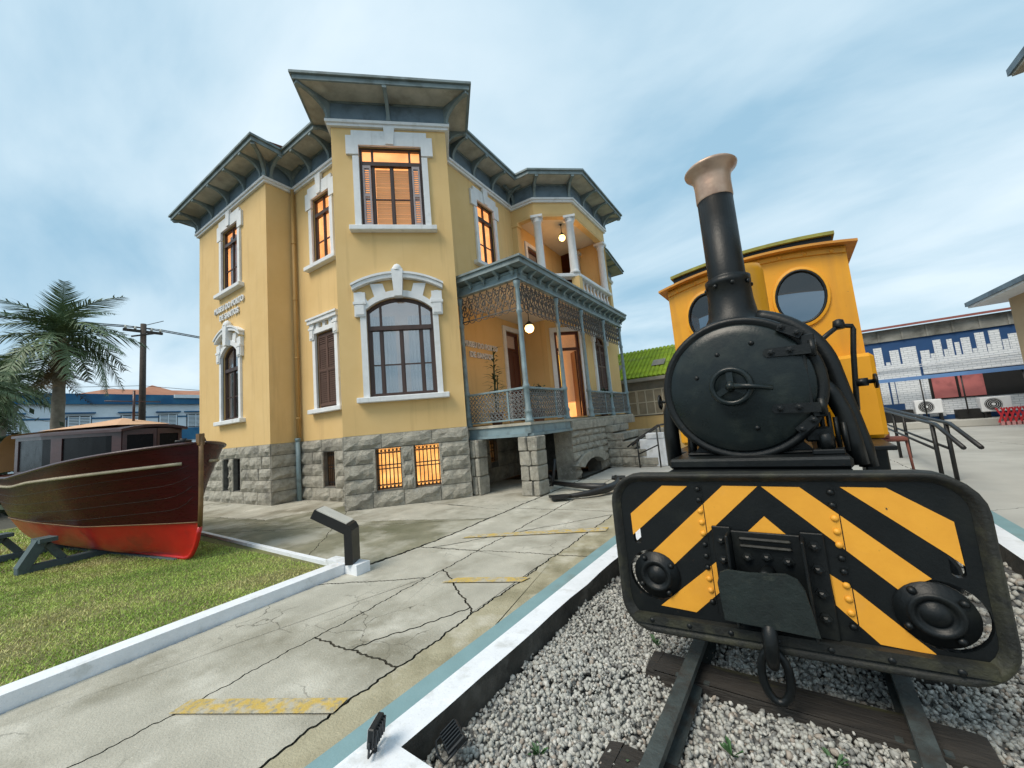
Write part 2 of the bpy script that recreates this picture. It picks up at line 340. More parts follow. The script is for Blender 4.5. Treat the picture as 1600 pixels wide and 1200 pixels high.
far_poly = [RB(-3), (30, -3), (30, 22.2), (-4.0, 22.2), (-4.0, 9.21), T(U0 - KW - TW, 9.21)[:2], T(U0 - KW - TW, V1 + .3)[:2], RB(V1 + .3)]
f1 = [RB(-3), (30, -3), (30, 22.2), (RB(V1 + .3)[0], 22.2), RB(V1 + .3)]
f2 = [(-4.0, 9.21), T(U0 - KW - TW, 9.21)[:2], T(U0 - KW - TW, V1 + .3)[:2], RB(V1 + .3), (RB(V1 + .3)[0], 22.2), (-4.0, 22.2)]
pave('far_pavement', f1, [((3, 7.5), .5, None), ((4, 11.5), .16, None), ((4, 15.5), .16, None), ((6, 9), 1.75, None), ((4, 5.2), -.2, None), ((9, 9), 1.75, None)], 'far_paving', .006, .01)
pave('rear_pavement', f2, [((-3, 13.5), 0, None)], 'far_paving', .006, .01)

# kerbs round the bed, teal strip, kerb of the lawn
def strip(name, pts_in, pts_out, z0, z1, m, parent=None, side=None):
    b = MB(); n = len(pts_in)
    vs = [(*p, z1) for p in pts_in] + [(*p, z1) for p in pts_out] + [(*p, z0) for p in pts_in] + [(*p, z0) for p in pts_out]
    fs = []; mi = []
    for i in range(n - 1):
        fs += [(i, i + 1, n + i + 1, n + i), (i, 2 * n + i, 2 * n + i + 1, i + 1), (n + i, n + i + 1, 3 * n + i + 1, 3 * n + i)]
        mi += [0, 1, 0]
    fs += [(0, n, 3 * n, 2 * n), (n - 1, 3 * n - 1, 4 * n - 1, 2 * n - 1)]; mi += [0, 0]
    b.add(vs, fs); b.m = mi; me = b.mesh(name, m, side or m); fixn(me); o = put(name, me, parent); tag(o, kind='structure'); return o
rnd = random.Random(3)
def jig(v): return rnd.uniform(-.008, .008)
vv = [V0 - .02 + i * (V1 - V0) / 30 for i in range(31)]
strip('bed_kerb', [T(U0 + jig(v), v)[:2] for v in vv], [T(U0 - KW, v)[:2] for v in vv], -.17, .09, 'white_paint', side='kerb_dark')
strip('bed_kerb', [T(U1 + jig(v), v)[:2] for v in vv], [T(U1 + KW, v)[:2] for v in vv], -.17, .09, 'white_paint', side='kerb_dark')
uu = [U0 - KW + i * (U1 - U0 + 2 * KW) / 16 for i in range(17)]
strip('bed_kerb', [T(u, V0 - .022)[:2] for u in uu], [T(u, V0 - .26)[:2] for u in uu], -.17, .096, 'white_paint', side='kerb_dark')
strip('bed_kerb', [T(u, V1)[:2] for u in uu], [T(u, V1 + .2)[:2] for u in uu], -.17, .09, 'white_paint', side='kerb_dark')
strip('painted_strip', [T(U0 - KW - .002, v)[:2] for v in (-3, 2, 9)], [T(U0 - KW - TW, v)[:2] for v in (-3, 2, 9)], -.03, .022, 'teal_paint')
strip('painted_strip', [T(U1 + KW + .002, v)[:2] for v in (-3, 2, 9)], [T(U1 + KW + TW, v)[:2] for v in (-3, 2, 9)], -.03, .022, 'teal_paint')
lk = [(-4.22, -4.0), (-4.22, -2), (-4.225, 0), (-4.23, 1.5), (-4.22, 2.72)]
strip('lawn_kerb', [(x - .17, y) for x, y in lk], lk, -.04, .105, 'white_paint')
strip('lawn_kerb', [(-16.5, 2.93), (-9, 2.90), (-4.6, 2.745)], [(-16.5, 2.99), (-9, 2.96), (-4.6, 2.81)], -.04, .075, 'white_paint')
strip('lawn_kerb', [(-4.60, 2.725), (-4.00, 2.725)], [(-4.60, 2.86), (-4.00, 2.90)], -.04, .112, 'white_paint')
g = MB(); g.add([(-16.5, -4, .03), (-4.38, -4, .03), (-4.38, 2.74, .03), (-9, 2.91, .03), (-16.5, 2.94, .03)], [(0, 1, 2, 3, 4)]); tag(g.build('lawn', 'grass_soil'), kind='structure')
for (a, b, c, d) in (((-3.13, .87), (-2.21, 1.32), (-2.24, 1.44), (-3.16, .99)), ((-2.91, 2.92), (-2.15, 3.22), (-2.12, 3.35), (-2.83, 3.08)), ((-3.75, 4.2), (-1.95, 5.03), (-1.97, 5.22), (-3.66, 4.40))):
    q = MB(); q.add([(*p, .011) for p in (a, b, c, d)], [(0, 1, 2, 3)]); tag(q.build('road_marking', 'yellow_line'), kind='structure')

# ------------------------------------------------------------------ gravel (nobody could count it) and lawn
def mesh_np(name, V, Fa, mats, midx=None, smooth=False):
    me = bpy.data.meshes.new(name); nf, k = Fa.shape
    me.vertices.add(len(V)); me.vertices.foreach_set('co', V.astype(np.float32).ravel())
    me.loops.add(nf * k); me.loops.foreach_set('vertex_index', Fa.astype(np.int32).ravel())
    me.polygons.add(nf); me.polygons.foreach_set('loop_start', np.arange(0, nf * k, k, dtype=np.int32)); me.polygons.foreach_set('loop_total', np.full(nf, k, np.int32))
    for m in mats: me.materials.append(MATS[m])
    if midx is not None: me.polygons.foreach_set('material_index', midx.astype(np.int32))
    me.update(calc_edges=True); me.validate(); return me
for i, c in enumerate([(.50, .50, .46), (.40, .40, .375), (.24, .24, .23), (.60, .59, .55), (.40, .35, .30)]):
    mat('stone_%d' % i, c, tuple(x * .72 for x in c), 60, .85, .25, 150)
ph = (1 + 5 ** .5) / 2
ico = np.array([(-1, ph, 0), (1, ph, 0), (-1, -ph, 0), (1, -ph, 0), (0, -1, ph), (0, 1, ph), (0, -1, -ph), (0, 1, -ph), (ph, 0, -1), (ph, 0, 1), (-ph, 0, -1), (-ph, 0, 1)]) / 1.9
icf = np.array([(0, 11, 5), (0, 5, 1), (0, 1, 7), (0, 7, 10), (0, 10, 11), (1, 5, 9), (5, 11, 4), (11, 10, 2), (10, 7, 6), (7, 1, 8), (3, 9, 4), (3, 4, 2), (3, 2, 6), (3, 6, 8), (3, 8, 9), (4, 9, 5), (2, 4, 11), (6, 2, 10), (8, 6, 7), (9, 8, 1)])
rng = np.random.default_rng(5)
def rot_rand(n):
    q = rng.normal(size=(n, 4)); q /= np.linalg.norm(q, axis=1)[:, None]; w_, x, y, z = q.T
    return np.stack([np.stack([1 - 2 * (y * y + z * z), 2 * (x * y - z * w_), 2 * (x * z + y * w_)], 1), np.stack([2 * (x * y + z * w_), 1 - 2 * (x * x + z * z), 2 * (y * z - x * w_)], 1), np.stack([2 * (x * z - y * w_), 2 * (y * z + x * w_), 1 - 2 * (x * x + y * y)], 1)], 1)
def gravel(n, u0, u1, v0, v1, smin, smax, zb):
    u = rng.uniform(u0, u1, n); v = rng.uniform(v0, v1, n); s = rng.uniform(smin, smax, n)
    P = ico[None] * rng.uniform(.58, 1.28, (n, 12, 1)) * (s[:, None] * rng.uniform(.55, 1.15, (n, 3)))[:, None, :]
    P = np.einsum('nij,nkj->nki', rot_rand(n), P)
    z = zb + rng.uniform(-.018, .016, n) + .012 * np.sin(u * 5 + v * 3) + .010 * np.sin(v * 7 - u * 4)
    inner = np.abs(u) < .42
    z = np.where(inner, z - .0, z)
    return P + np.stack([u, v, z], 1)[:, None, :], n
parts = [gravel(25000, U0, U1, V0, 3.4, .010, .0200, -.065), gravel(9000, U0, U1, 3.4, 9.4, .018, .034, -.065), gravel(6000, U0, U1, V0, 4.0, .008, .013, -.052)]
Vs = np.concatenate([p.reshape(-1, 3) for p, _ in parts]); N = sum(n for _, n in parts)
Fs = (icf[None] + 12 * np.arange(N)[:, None, None]).reshape(-1, 3); mi = np.repeat(rng.choice(5, N, p=[.34, .30, .14, .16, .06]), 20)
gm = mesh_np('gravel', Vs, Fs, ['stone_%d' % i for i in range(5)], mi)
go = put('gravel', gm, None, TM); tag(go, 'pale grey crushed stone filling the railway bed', 'gravel', kind='stuff')
bf = MB(); bf.add([(U0, V0, -.082), (U1, V0, -.082), (U1, V1, -.082), (U0, V1, -.082)], [(0, 1, 2, 3)])
mat('gravel_under', (.16, .16, .155), (.07, .07, .068), 45, .95, .8, 60)
tag(bf.build('gravel_base', 'gravel_under', None, TM), kind='structure')

for i, c in enumerate([(.38, .54, .09), (.48, .60, .13), (.27, .41, .07), (.62, .58, .24), (.54, .62, .17)]): mat('blade_%d' % i, c, tuple(x * .8 for x in c), 3, .7)
def blades(n, x0, x1, y0, y1, h0, h1, wd):
    x = rng.uniform(x0, x1, n); y = rng.uniform(y0, y1, n); a = rng.uniform(0, 6.283, n); h = rng.uniform(h0, h1, n); l = rng.normal(0, .55, (n, 2)) * h[:, None]
    b = np.stack([x, y, np.full(n, .028)], 1); d = np.stack([np.cos(a), np.sin(a), 0 * a], 1) * wd
    tip = b + np.stack([l[:, 0], l[:, 1], h], 1)
    return np.stack([b - d, b + d, tip], 1).reshape(-1, 3), x, y
V1_, x1, y1 = blades(110000, -9.5, -4.40, -1.6, 2.70, .010, .028, .0048)
V2_, x2, y2 = blades(20000, -16, -9.5, -1.6, 2.88, .02, .05, .010)
Vg = np.concatenate([V1_, V2_]); n = len(Vg) // 3; xs = np.concatenate([x1, x2]); ys = np.concatenate([y1, y2])
pt = np.sin(xs * 2.1 + 1.3 * np.sin(ys * 1.7)) + np.sin(ys * 2.9 + xs * 1.1) + .8 * np.sin(xs * 6.3 - ys * 5.1) + rng.normal(0, .9, n)
mi = np.where(pt > 1.5, 3, np.where(pt > .5, 4, np.where(pt > -.4, 1, np.where(pt > -1.4, 0, 2))))
gr = put('grass', mesh_np('grass', Vg, np.arange(3 * n).reshape(-1, 3), ['blade_%d' % i for i in range(5)], mi)); tag(gr, 'short mottled green lawn grass under the boat', 'grass', kind='stuff')

# weeds growing between the stones
mat('weed_leaf', (.06, .15, .05), (.04, .10, .035), 9, .6)
for i, (u, v) in enumerate([(-.63, 1.72), (-.98, 1.62), (-.22, 2.05), (-.08, 1.88), (.15, 2.2), (-.75, 2.75), (1.0, 3.1)]):
    b = MB()
    for k in range(14):
        a = rnd.uniform(0, 6.28); r = rnd.uniform(.015, .05); h = rnd.uniform(.015, .05); l = .014
        p = Vector((math.cos(a) * r, math.sin(a) * r, h)); t = Vector((-math.sin(a), math.cos(a), 0)) * l * .6; o = Vector((math.cos(a), math.sin(a), .3)) * l
        b.add([(0, 0, 0), p - t, p + o, p + t], [(0, 1, 2, 3)])
    o = b.build('weed', 'weed_leaf', None, TM @ Matrix.Translation((u, v, -.06)))
    w_ = ['left of the left rail, nearest the kerb corner', 'beside the kerb at the lower left', 'between the rails near the first sleeper', 'between the rails, closest to the camera', 'between the rails, right of centre', 'left of the left rail beside the sleeper end', 'right of the right rail beside the engine'][i]
    tag(o, 'small green weed in the gravel ' + w_, 'weed', 'weeds in the gravel')

# ------------------------------------------------------------------ track
tr = thing('railway_track', 'narrow gauge railway track of dark rails on old timber sleepers under the engine', 'track', T(0, 2, -.1), -TH)
rp = [(-.035, .112), (.035, .112), (.035, .075), (.009, .062), (.009, .018), (.055, .010), (.055, 0), (-.055, 0), (-.055, .010), (-.009, .018), (-.009, .062), (-.035, .075)]
b = MB(); b.prism(rp, V0 + .04, V1 - .05); rme = b.mesh('rail', 'rail_steel'); fixn(rme)
for u in (-.459, .462): put('rail', rme, tr, TM @ Matrix.Translation((u, 0, -.040)))
def rough_box(nx, ny, nz, amp, seed):
    r = random.Random(seed); b = MB(); b.bbox(-.5, .5, -.5, .5, -.5, .5, .04)
    b.v = [(x + r.uniform(-amp, amp) * .3, y + r.uniform(-amp, amp), z + r.uniform(-amp, amp)) for x, y, z in b.v]; return b
slm = [rough_box(1, 1, 1, .02, k).mesh('sleeper', 'sleeper') for k in range(4)]
for i, v in enumerate([1.72 + .72 * k for k in range(11)]):
    put('sleeper', slm[i % 4], tr, TM @ Matrix.Translation((-.01 + rnd.uniform(-.03, .03), v + (.08 if i == 1 else 0), -.082)) @ Matrix.Rotation(rnd.uniform(-.02, .02), 4, 'Z') @ Matrix.Diagonal((1.42, .22, .135, 1)))
b = MB()
for k in range(11):
    for u in (-.459, .462):
        for s in (-.075, .075): b.box(u + s - .014, u + s + .014, 1.70 + .72 * k, 1.73 + .72 * k, -.05, -.01)
b.build('rail_spikes', 'rail_steel', tr, TM)['kind'] = 'stuff'
# ------------------------------------------------------------------ the museum house
HS = thing('museum_house', 'ochre two storey museum house with white window surrounds, stone base and iron porch', 'house', (-9.5, 9.5, 0))
OUT = [(-15.57, 5.06), (-10.90, 5.06), (-10.90, 5.84), (-8.43, 5.84), (-7.70, 5.05), (-5.72, 6.87), (-6.45, 7.66), (-6.45, 11.00), (-5.58, 11.03), (-4.56, 11.92), (-4.46, 14.83), (-6.0, 14.95), (-6.0, 18.2), (-6.2, 21.0), (-15.57, 21.0)]
ZS, ZM = 1.58, 8.93            # stone base top, moulding bottom
def arcz(x, s0, s1, z, rise):
    w = (s1 - s0) / 2; r = (w * w + rise * rise) / (2 * rise); c = (s0 + s1) / 2; return z + math.sqrt(max(0, r * r - (x - c) ** 2)) - (r - rise)
def wall(name, p0, p1, z0, z1, ops, m, parent=HS, depth=.13):
    """plane wall with openings (s0,s1,z0,z1,rise); reveals run inward"""
    M, L = frame(p0, p1); b = MB()
    ss = sorted({0, L, *[o[0] for o in ops], *[o[1] for o in ops]}); zz = sorted({z0, z1, *[o[2] for o in ops], *[o[3] + o[4] for o in ops]})
    for i in range(len(ss) - 1):
        for j in range(len(zz) - 1):
            cs, cz = (ss[i] + ss[i + 1]) / 2, (zz[j] + zz[j + 1]) / 2
            if any(o[0] < cs < o[1] and o[2] < cz < o[3] + o[4] for o in ops): continue
            b.add([(ss[i], 0, zz[j]), (ss[i + 1], 0, zz[j]), (ss[i + 1], 0, zz[j + 1]), (ss[i], 0, zz[j + 1])], [(0, 1, 2, 3)])
    for s0, s1, a, c, rise in ops:
        top = [(s0 + (s1 - s0) * k / 14, arcz(s0 + (s1 - s0) * k / 14, s0, s1, c, rise) if rise else c) for k in range(15)] if rise else [(s0, c), (s1, c)]
        if rise:
            for k in range(14):
                x0, za = top[k]; x1, zb = top[k + 1]; b.add([(x0, 0, za), (x1, 0, zb), (x1, 0, c + rise), (x0, 0, c + rise)], [(0, 1, 2, 3)])
        loop = [(s0, a), (s1, a)] + top[::-1]
        for k in range(len(loop)):
            (x0, za), (x1, zb) = loop[k], loop[(k + 1) % len(loop)]; b.add([(x0, 0, za), (x1, 0, zb), (x1, depth, zb), (x0, depth, za)], [(0, 3, 2, 1)])
    return b.build(name, m, parent, M), M, L

def arc_band(b, s0, s1, z, rise, w, y0, y1, n=14, drop=0.0, squash=1.0):
    """moulding that follows the head of an opening: inner edge on the arch, w thick"""
    pts = []
    for k in range(n + 1):
        x = s0 + (s1 - s0) * k / n; zi = arcz(x, s0, s1, z, rise) if rise else z; pts.append((x, zi, zi + w * squash))
    for k in range(n):
        (xa, a0, a1), (xb, b0, b1) = pts[k], pts[k + 1]
        vs = [(xa, y0, a0), (xb, y0, b0), (xb, y0, b1), (xa, y0, a1), (xa, y1, a0), (xb, y1, b0), (xb, y1, b1), (xa, y1, a1)]
        fs = [(0, 1, 2, 3), (0, 4, 5, 1), (3, 2, 6, 7)] + ([(0, 3, 7, 4)] if k == 0 else []) + ([(1, 5, 6, 2)] if k == n - 1 else [])
        b.add(vs, fs)
def window(M, s0, s1, z0, z1, rise, style, cols, transom, room, fill=None, pane='pane', wood='dark_wood', parent=HS, shutters=None, inner=None):
    w = s1 - s0; c = (s0 + s1) / 2
    # timber frame
    b = MB(); y0, y1 = .05, .12; t = .055
    b.box(s0, s0 + t, y0, y1, z0, z1); b.box(s1 - t, s1, y0, y1, z0, z1); b.box(s0 + t, s1 - t, y0, y1, z0, z0 + .08)
    if rise: arc_band(b, s0 + .01, s1 - .01, z1 - .075, rise, .08, y0, y1)
    else: b.box(s0 + t, s1 - t, y0, y1, z1 - t, z1)
    if transom: b.box(s0 + t, s1 - t, y0 - .03, y1 - .003, transom - .05, transom + .05)
    xs = [s0 + t] + [s0 + w * f for f in cols] + [s1 - t]; heavy = .045 if len(cols) < 3 else .05
    for f in cols:
        x = s0 + w * f; zt = (arcz(x, s0, s1, z1, rise) - .04 if rise else z1 - t)
        tall = not (len(cols) == 3 and abs(f - .5) < .01)
        b.box(x - heavy / 2, x + heavy / 2, y0 + .004, y1 - .006, z0 + .08, zt if tall else transom - .05)
    for i in range(len(xs) - 1):            # thin sash rails
        zmid = z0 + (transom - z0) * .46
        b.box(xs[i], xs[i + 1], y0 + .02, y1 - .02, zmid - .015, zmid + .015)
        for x, sg in ((xs[i], 1), (xs[i + 1], -1)): b.box(min(x, x + sg * .045), max(x, x + sg * .045), y0 + .015, y1 - .012, z0 + .08, transom - .05)
    win = b.build('window', wood, parent, M)
    # panes
    for i in range(len(xs) - 1):
        q = MB(); q.box(xs[i] + .02, xs[i + 1] - .02, .085, .090, z0 + .06, transom - .03); q.build('pane', pane, win, world=False)
    if rise:
        q = MB(); n = 12; P = [(s0 + .04, transom + .03), (s1 - .04, transom + .03)] + [(s1 - .04 - (w - .08) * k / n, arcz(s1 - .04 - (w - .08) * k / n, s0, s1, z1, rise) - .03) for k in range(n + 1)]
        q.prism(P, .085, .090); q.build('pane', pane, win, world=False)
    else:
        q = MB(); q.box(s0 + .04, s1 - .04, .085, .090, transom + .03, z1 - .04); q.build('pane', pane, win, world=False)
    # white stucco surround
    b = MB(); o = -.06
    if style == 'ear':
        b.box(s0 - .14, s0, o, .02, z0, z1 - .28); b.box(s1, s1 + .14, o, .02, z0, z1 - .28)
        ear = [(s0, z1), (s0, z1 - .28), (s0 - .14, z1 - .28), (s0 - .14, z1 - .24), (s0 - .28, z1 - .24), (s0 - .28, z1 + .24), (s0 - .16, z1 + .24), (s0 - .16, z1 + .36), (c - .10, z1 + .36), (c - .12, ZM - .005), (c + .12, ZM - .005), (c + .10, z1 + .36), (s1 + .16, z1 + .36), (s1 + .16, z1 + .24), (s1 + .28, z1 + .24), (s1 + .28, z1 - .24), (s1 + .14, z1 - .24), (s1 + .14, z1 - .28), (s1, z1 - .28), (s1, z1)]
        # split into three convex-ish strips
        b.box(s0 - .28, s0, o - .004, .02, z1 - .24, z1 + .24); b.box(s1, s1 + .28, o - .004, .02, z1 - .24, z1 + .24)
        b.box(s0, s1, o - .004, .02, z1, z1 + .24); b.box(s0 - .15, s1 + .15, o - .004, .02, z1 + .24, z1 + .37)
        b.prism([(c - .09, z1 + .02), (c + .09, z1 + .02), (c + .13, ZM - .005), (c - .13, ZM - .005)], o - .04, -.02)
    else:
        r = rise or 0.0; jw = .13
        b.box(s0 - jw, s0, o, .02, z0, z1 - .16); b.box(s1, s1 + jw, o, .02, z0, z1 - .16)
        cw = .24 if w > 1 else .20
        for sg, e in ((-1, s0), (1, s1)):           # consoles either side
            x0, x1 = (e - cw, e) if sg < 0 else (e, e + cw)
            b.box(x0, x1, o - .03, .02, z1 - .16, z1 + .40)
            b.box(x0 + .03, x1 - .03, o - .05, o - .03, z1 - .12, z1 + .10)
            b.box(x0 - .02, x1 + .02, o - .055, .02, z1 + .12, z1 + .18)
        # archivolt, row of blocks, curved cornice
        arc_band(b, s0, s1, z1, r, .15, o - .02, .02) if r else b.box(s0, s1, o - .02, .02, z1, z1 + .12)
        h = .20 if r else .16; base = .15 if r else .12
        for x, bw in (((c - .27 * w, .095 * w), (c + .27 * w, .095 * w), (s0 + .035, .05), (s1 - .035, .05)) if r else ((s0 + w * .16, .07), (s0 + w * .5, .055), (s0 + w * .84, .07))):
            z = (arcz(x, s0, s1, z1, r) if r else z1) + base; lean = (x - c) * .22 if r else 0
            b.prism([(x - bw, z - .06), (x + bw, z - .06), (x + bw + lean, z + h + .04), (x - bw + lean, z + h + .04)], o - .004, .02)
        cr = r * .95
        arc_band(b, s0 - cw - .03, s1 + cw + .03, z1 + base + h + (.10 if r else 0), cr, .09, o - .08, .02) if r else b.box(s0 - cw - .03, s1 + cw + .03, o - .08, .02, z1 + base + h, z1 + base + h + .10)
        arc_band(b, s0 - cw - .05, s1 + cw + .05, z1 + base + h + .19, cr, .05, o - .11, .02) if r else b.box(s0 - cw - .05, s1 + cw + .05, o - .11, .02, z1 + base + h + .1, z1 + base + h + .15)
        if r:
            kz = z1 + r; b.prism([(c - .085, kz - .02), (c + .085, kz - .02), (c + .13, kz + .62), (c - .13, kz + .62)], o - .13, .0)
            b.lathe([(.0, kz + .78), (.07, kz + .74), (.12, kz + .66), (.12, kz + .60)], (c, o - .03, 0), n=10, cap=False)
    su = b.build('surround', 'white_stucco', win, world=False); fixn(su.data)
    b = MB(); sw = .26 if w > 1.2 else .30
    b.bbox(s0 - sw, s1 + sw, -.16, .11, z0 - .12, z0 - .002, .012); b.build('sill', 'white_stucco', win, world=False)
    # what stands behind the glass
    if fill:
        b = MB(); n = 24
        if fill == 'curtain':
            for half in ((s0 + .05, c - .10 * w), (c + .10 * w, s1 - .05)):
                P = [(half[0] + (half[1] - half[0]) * k / n, .20 + .03 * math.sin(k * 1.9)) for k in range(n + 1)]
                for k in range(n): b.add([(*P[k], z0), (*P[k + 1], z0), (*P[k + 1], z1 - .1), (*P[k], z1 - .1)], [(0, 1, 2, 3)], True)
            b.build('curtain', 'curtain', win, world=False)
        else:
            x0, x1 = s0 + w * .23, s1 - w * .23
            for k in range(26):
                za = z0 + .1 + (transom - z0 - .15) * k / 26; b.box(x0, x1, .17 + .004 * math.sin(k * 2.7), .185 + .004 * math.sin(k * 2.7), za, za + (transom - z0 - .15) / 26 - .008)
            b.build('blind', 'bamboo_backlit', win, world=False)
    if shutters:                                   # louvred leaves
        for (x0, x1, za, zb, ym, mm) in shutters:
            b = MB(); b.box(x0, x0 + .04, ym, ym + .035, za, zb); b.box(x1 - .04, x1, ym, ym + .035, za, zb)
            for zf in (za, (za + zb) / 2 - .03, zb - .07): b.box(x0 + .04, x1 - .04, ym, ym + .035, zf, zf + .07)
            k = int((zb - za) / .055)
            for i in range(k):
                z = za + (zb - za) * i / k; b.add([(x0 + .04, ym + .004, z), (x1 - .04, ym + .004, z), (x1 - .04, ym + .032, z + .05), (x0 + .04, ym + .032, z + .05), (x0 + .04, ym + .010, z - .006), (x1 - .04, ym + .010, z - .006), (x1 - .04, ym + .035, z + .044), (x0 + .04, ym + .035, z + .044)], [(0, 1, 2, 3), (7, 6, 5, 4)])
            b.build('shutter', mm, win, world=False)
    b = MB(); e = .25; zt = z1 + (rise or 0)
    vs = [(s0 - e, .135, z0 - e), (s1 + e, .135, z0 - e), (s1 + e, .135, zt + e), (s0 - e, .135, zt + e), (s0 - e, 1.3, z0 - e), (s1 + e, 1.3, z0 - e), (s1 + e, 1.3, zt + e), (s0 - e, 1.3, zt + e)]
    b.add(vs, [(4, 5, 6, 7), (0, 1, 5, 4), (3, 7, 6, 2), (0, 4, 7, 3), (1, 2, 6, 5)]); b.build('glowing_room_wall', room, win, world=False)
    return win

# walls (stone base behind the blocks is a plain mortar wall)
def seg(i): return OUT[i], OUT[(i + 1) % len(OUT)]
ox = lambda x: x + 15.57
BF = [(ox(-13.70), ox(-12.56), 6.40, 8.42, 0), (ox(-13.74), ox(-12.58), 2.40, 4.36, .28)]
_, M0, L0 = wall('wall', *seg(0), ZS, 9.6, BF, 'wall_yellow')
wall('wall', *seg(1), ZS, 9.6, [], 'wall_yellow')
rx = lambda x: x + 10.90
RF = [(rx(-9.90), rx(-9.04), 6.40, 8.34, 0), (rx(-9.92), rx(-9.03), 2.40, 4.45, 0)]
_, M2, L2 = wall('wall', *seg(2), ZS, 9.6, RF, 'wall_yellow')
wall('wall', *seg(3), ZS, 9.6, [], 'wall_yellow')
TF = [(.61, 2.07, 6.40, 8.46, 0), (.61, 2.09, 2.40, 4.40, .29)]
_, M4, L4 = wall('wall', *seg(4), ZS, 9.6, TF, 'wall_yellow')
wall('wall', *seg(5), ZS, 9.6, [], 'wall_yellow')
ry = lambda y: y - 7.66
WF = [(ry(8.93), ry(9.80), 6.40, 8.40, 0), (ry(9.93), ry(10.75), 1.62, 4.5, 0)]
_, M6, L6 = wall('wall', *seg(6), ZS, 9.6, WF, 'wall_yellow')
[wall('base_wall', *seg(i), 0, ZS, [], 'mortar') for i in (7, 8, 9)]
wall('wall', *seg(7), ZS, 5.5, [], 'wall_yellow')
_, M8, L8 = wall('wall', *seg(8), ZS, 5.5, [(.26, 1.10, 1.62, 4.42, 0)], 'wall_yellow')
_, M9, L9 = wall('wall', *seg(9), ZS, 5.5, [(.58, 1.58, 2.40, 4.25, .2)], 'wall_yellow')
for i in (10, 11, 12, 13, 14): wall('wall', *seg(i), 0, 9.6, [], 'wall_yellow')
wall('wall', (-6.45, 11.0), (-6.45, 14.93), 5.5, 9.6, [(.9, 1.9, 5.45, 8.0, 0)], 'wall_yellow')     # back of the loggia

cols4 = (.20, .5, .80); cols2 = (.5,)
window(M0, *BF[0], 'ear', cols2, 7.95, 'room_warm', 'curtain')
window(M0, *BF[1], 'hood', cols2, 3.92, 'room_dim', 'curtain', 'sky_pane')
window(M2, *RF[0], 'ear', cols2, 7.85, 'room_warm')
window(M2, *RF[1], 'hood', cols2, 4.05, 'room_dim', None, 'dark_pane', 'brown_shutter', shutters=[(RF[1][0] + .05, (RF[1][0] + RF[1][1]) / 2, 2.46, 4.38, .005, 'brown_shutter'), ((RF[1][0] + RF[1][1]) / 2 + .002, RF[1][1] - .05, 2.46, 4.38, .005, 'brown_shutter')])
window(M4, *TF[0], 'ear', cols4, 8.04, 'room_warm', 'blind', shutters=[(.675, .86, 6.46, 7.98, .005, 'grey_shutter'), (1.82, 2.005, 6.46, 7.98, .005, 'grey_shutter')])
window(M4, *TF[1], 'hood', cols4, 3.98, 'room_dim', 'curtain', 'sky_pane')
window(M6, *WF[0], 'ear', cols2, 7.90, 'room_warm')
window(M9, .58, 1.58, 2.40, 4.25, .2, 'hood', cols2, 3.8, 'room_dim', None, 'dark_pane', 'brown_shutter', shutters=[(.62, 1.08, 2.46, 4.1, .005, 'brown_shutter'), (1.08, 1.54, 2.46, 4.1, .005, 'brown_shutter')])

# doors of the porch
def door(M, s0, s1, z0, z1, lit):
    b = MB(); t = .09; b.box(s0, s0 + t, .05, .14, z0, z1); b.box(s1 - t, s1, .05, .14, z0, z1); b.box(s0 + t, s1 - t, .05, .14, z1 - t, z1); b.box(s0 + t, s1 - t, .045, .135, z1 - .62, z1 - .53)
    d = b.build('door', 'mahogany', HS, M)
    q = MB(); q.box(s0 + t, s1 - t, .09, .095, z1 - .53, z1 - t); q.build('transom_pane', 'pane', d, world=False)
    if lit:                                   # both leaves folded inward, stained glass inner screen
        q = MB(); q.box(s0 + t, s0 + t + .05, .16, .62, z0, z1 - .63); q.build('door_leaf', 'mahogany', d, world=False)
        q = MB(); q.box(s1 - t - .05, s1 - t, .16, .62, z0, z1 - .63); q.build('door_leaf', 'mahogany', d, world=False)
        mat('stained_glass_lit', (.9, .5, .05), (.9, .25, .03), 6, .3, emit=(1, .55, .05), es=1.0)  # screen glows by itself for the light behind it
        q = MB(); q.box(s0 + .16, s0 + .34, .70, .72, z0 + .2, z1 - .65)
        q.build('inner_screen', 'stained_glass_lit', d, world=False)
    else:
        for x0, x1 in ((s0 + t, (s0 + s1) / 2 - .003), ((s0 + s1) / 2 + .003, s1 - t)):
            q = MB(); q.box(x0, x1, .07, .11, z0 + .02, z1 - .63)
            for za, zb in ((.15, .8), (.95, 2.1)): q.box(x0 + .06, x1 - .06, .058, .07, z0 + za, z0 + zb)
            q.build('door_leaf', 'mahogany', d, world=False)
    b = MB(); b.box(s0 - .14, s0, -.05, .02, z0, z1 + .14); b.box(s1, s1 + .14, -.05, .02, z0, z1 + .14); b.box(s0, s1, -.05, .02, z1, z1 + .14); b.build('door_surround', 'white_stucco', d, world=False)
    b = MB(); e = .2; vs = [(s0 - e, .145, z0), (s1 + e, .145, z0), (s1 + e, .145, z1 + e), (s0 - e, .145, z1 + e), (s0 - e, 1.6, z0), (s1 + e, 1.6, z0), (s1 + e, 1.6, z1 + e), (s0 - e, 1.6, z1 + e)]
    b.add(vs, [(4, 5, 6, 7), (0, 1, 5, 4), (3, 7, 6, 2), (0, 4, 7, 3), (1, 2, 6, 5)]); b.build('glowing_room_wall', 'room_warm' if lit else 'room_dim', d, world=False)
door(M6, ry(9.93), ry(10.75), 1.62, 4.5, False)
door(M8, .26, 1.10, 1.62, 4.42, True)
Mb, _ = frame((-6.45, 11.0), (-6.45, 14.93)); door(Mb, .9, 1.9, 5.46, 8.0, False)

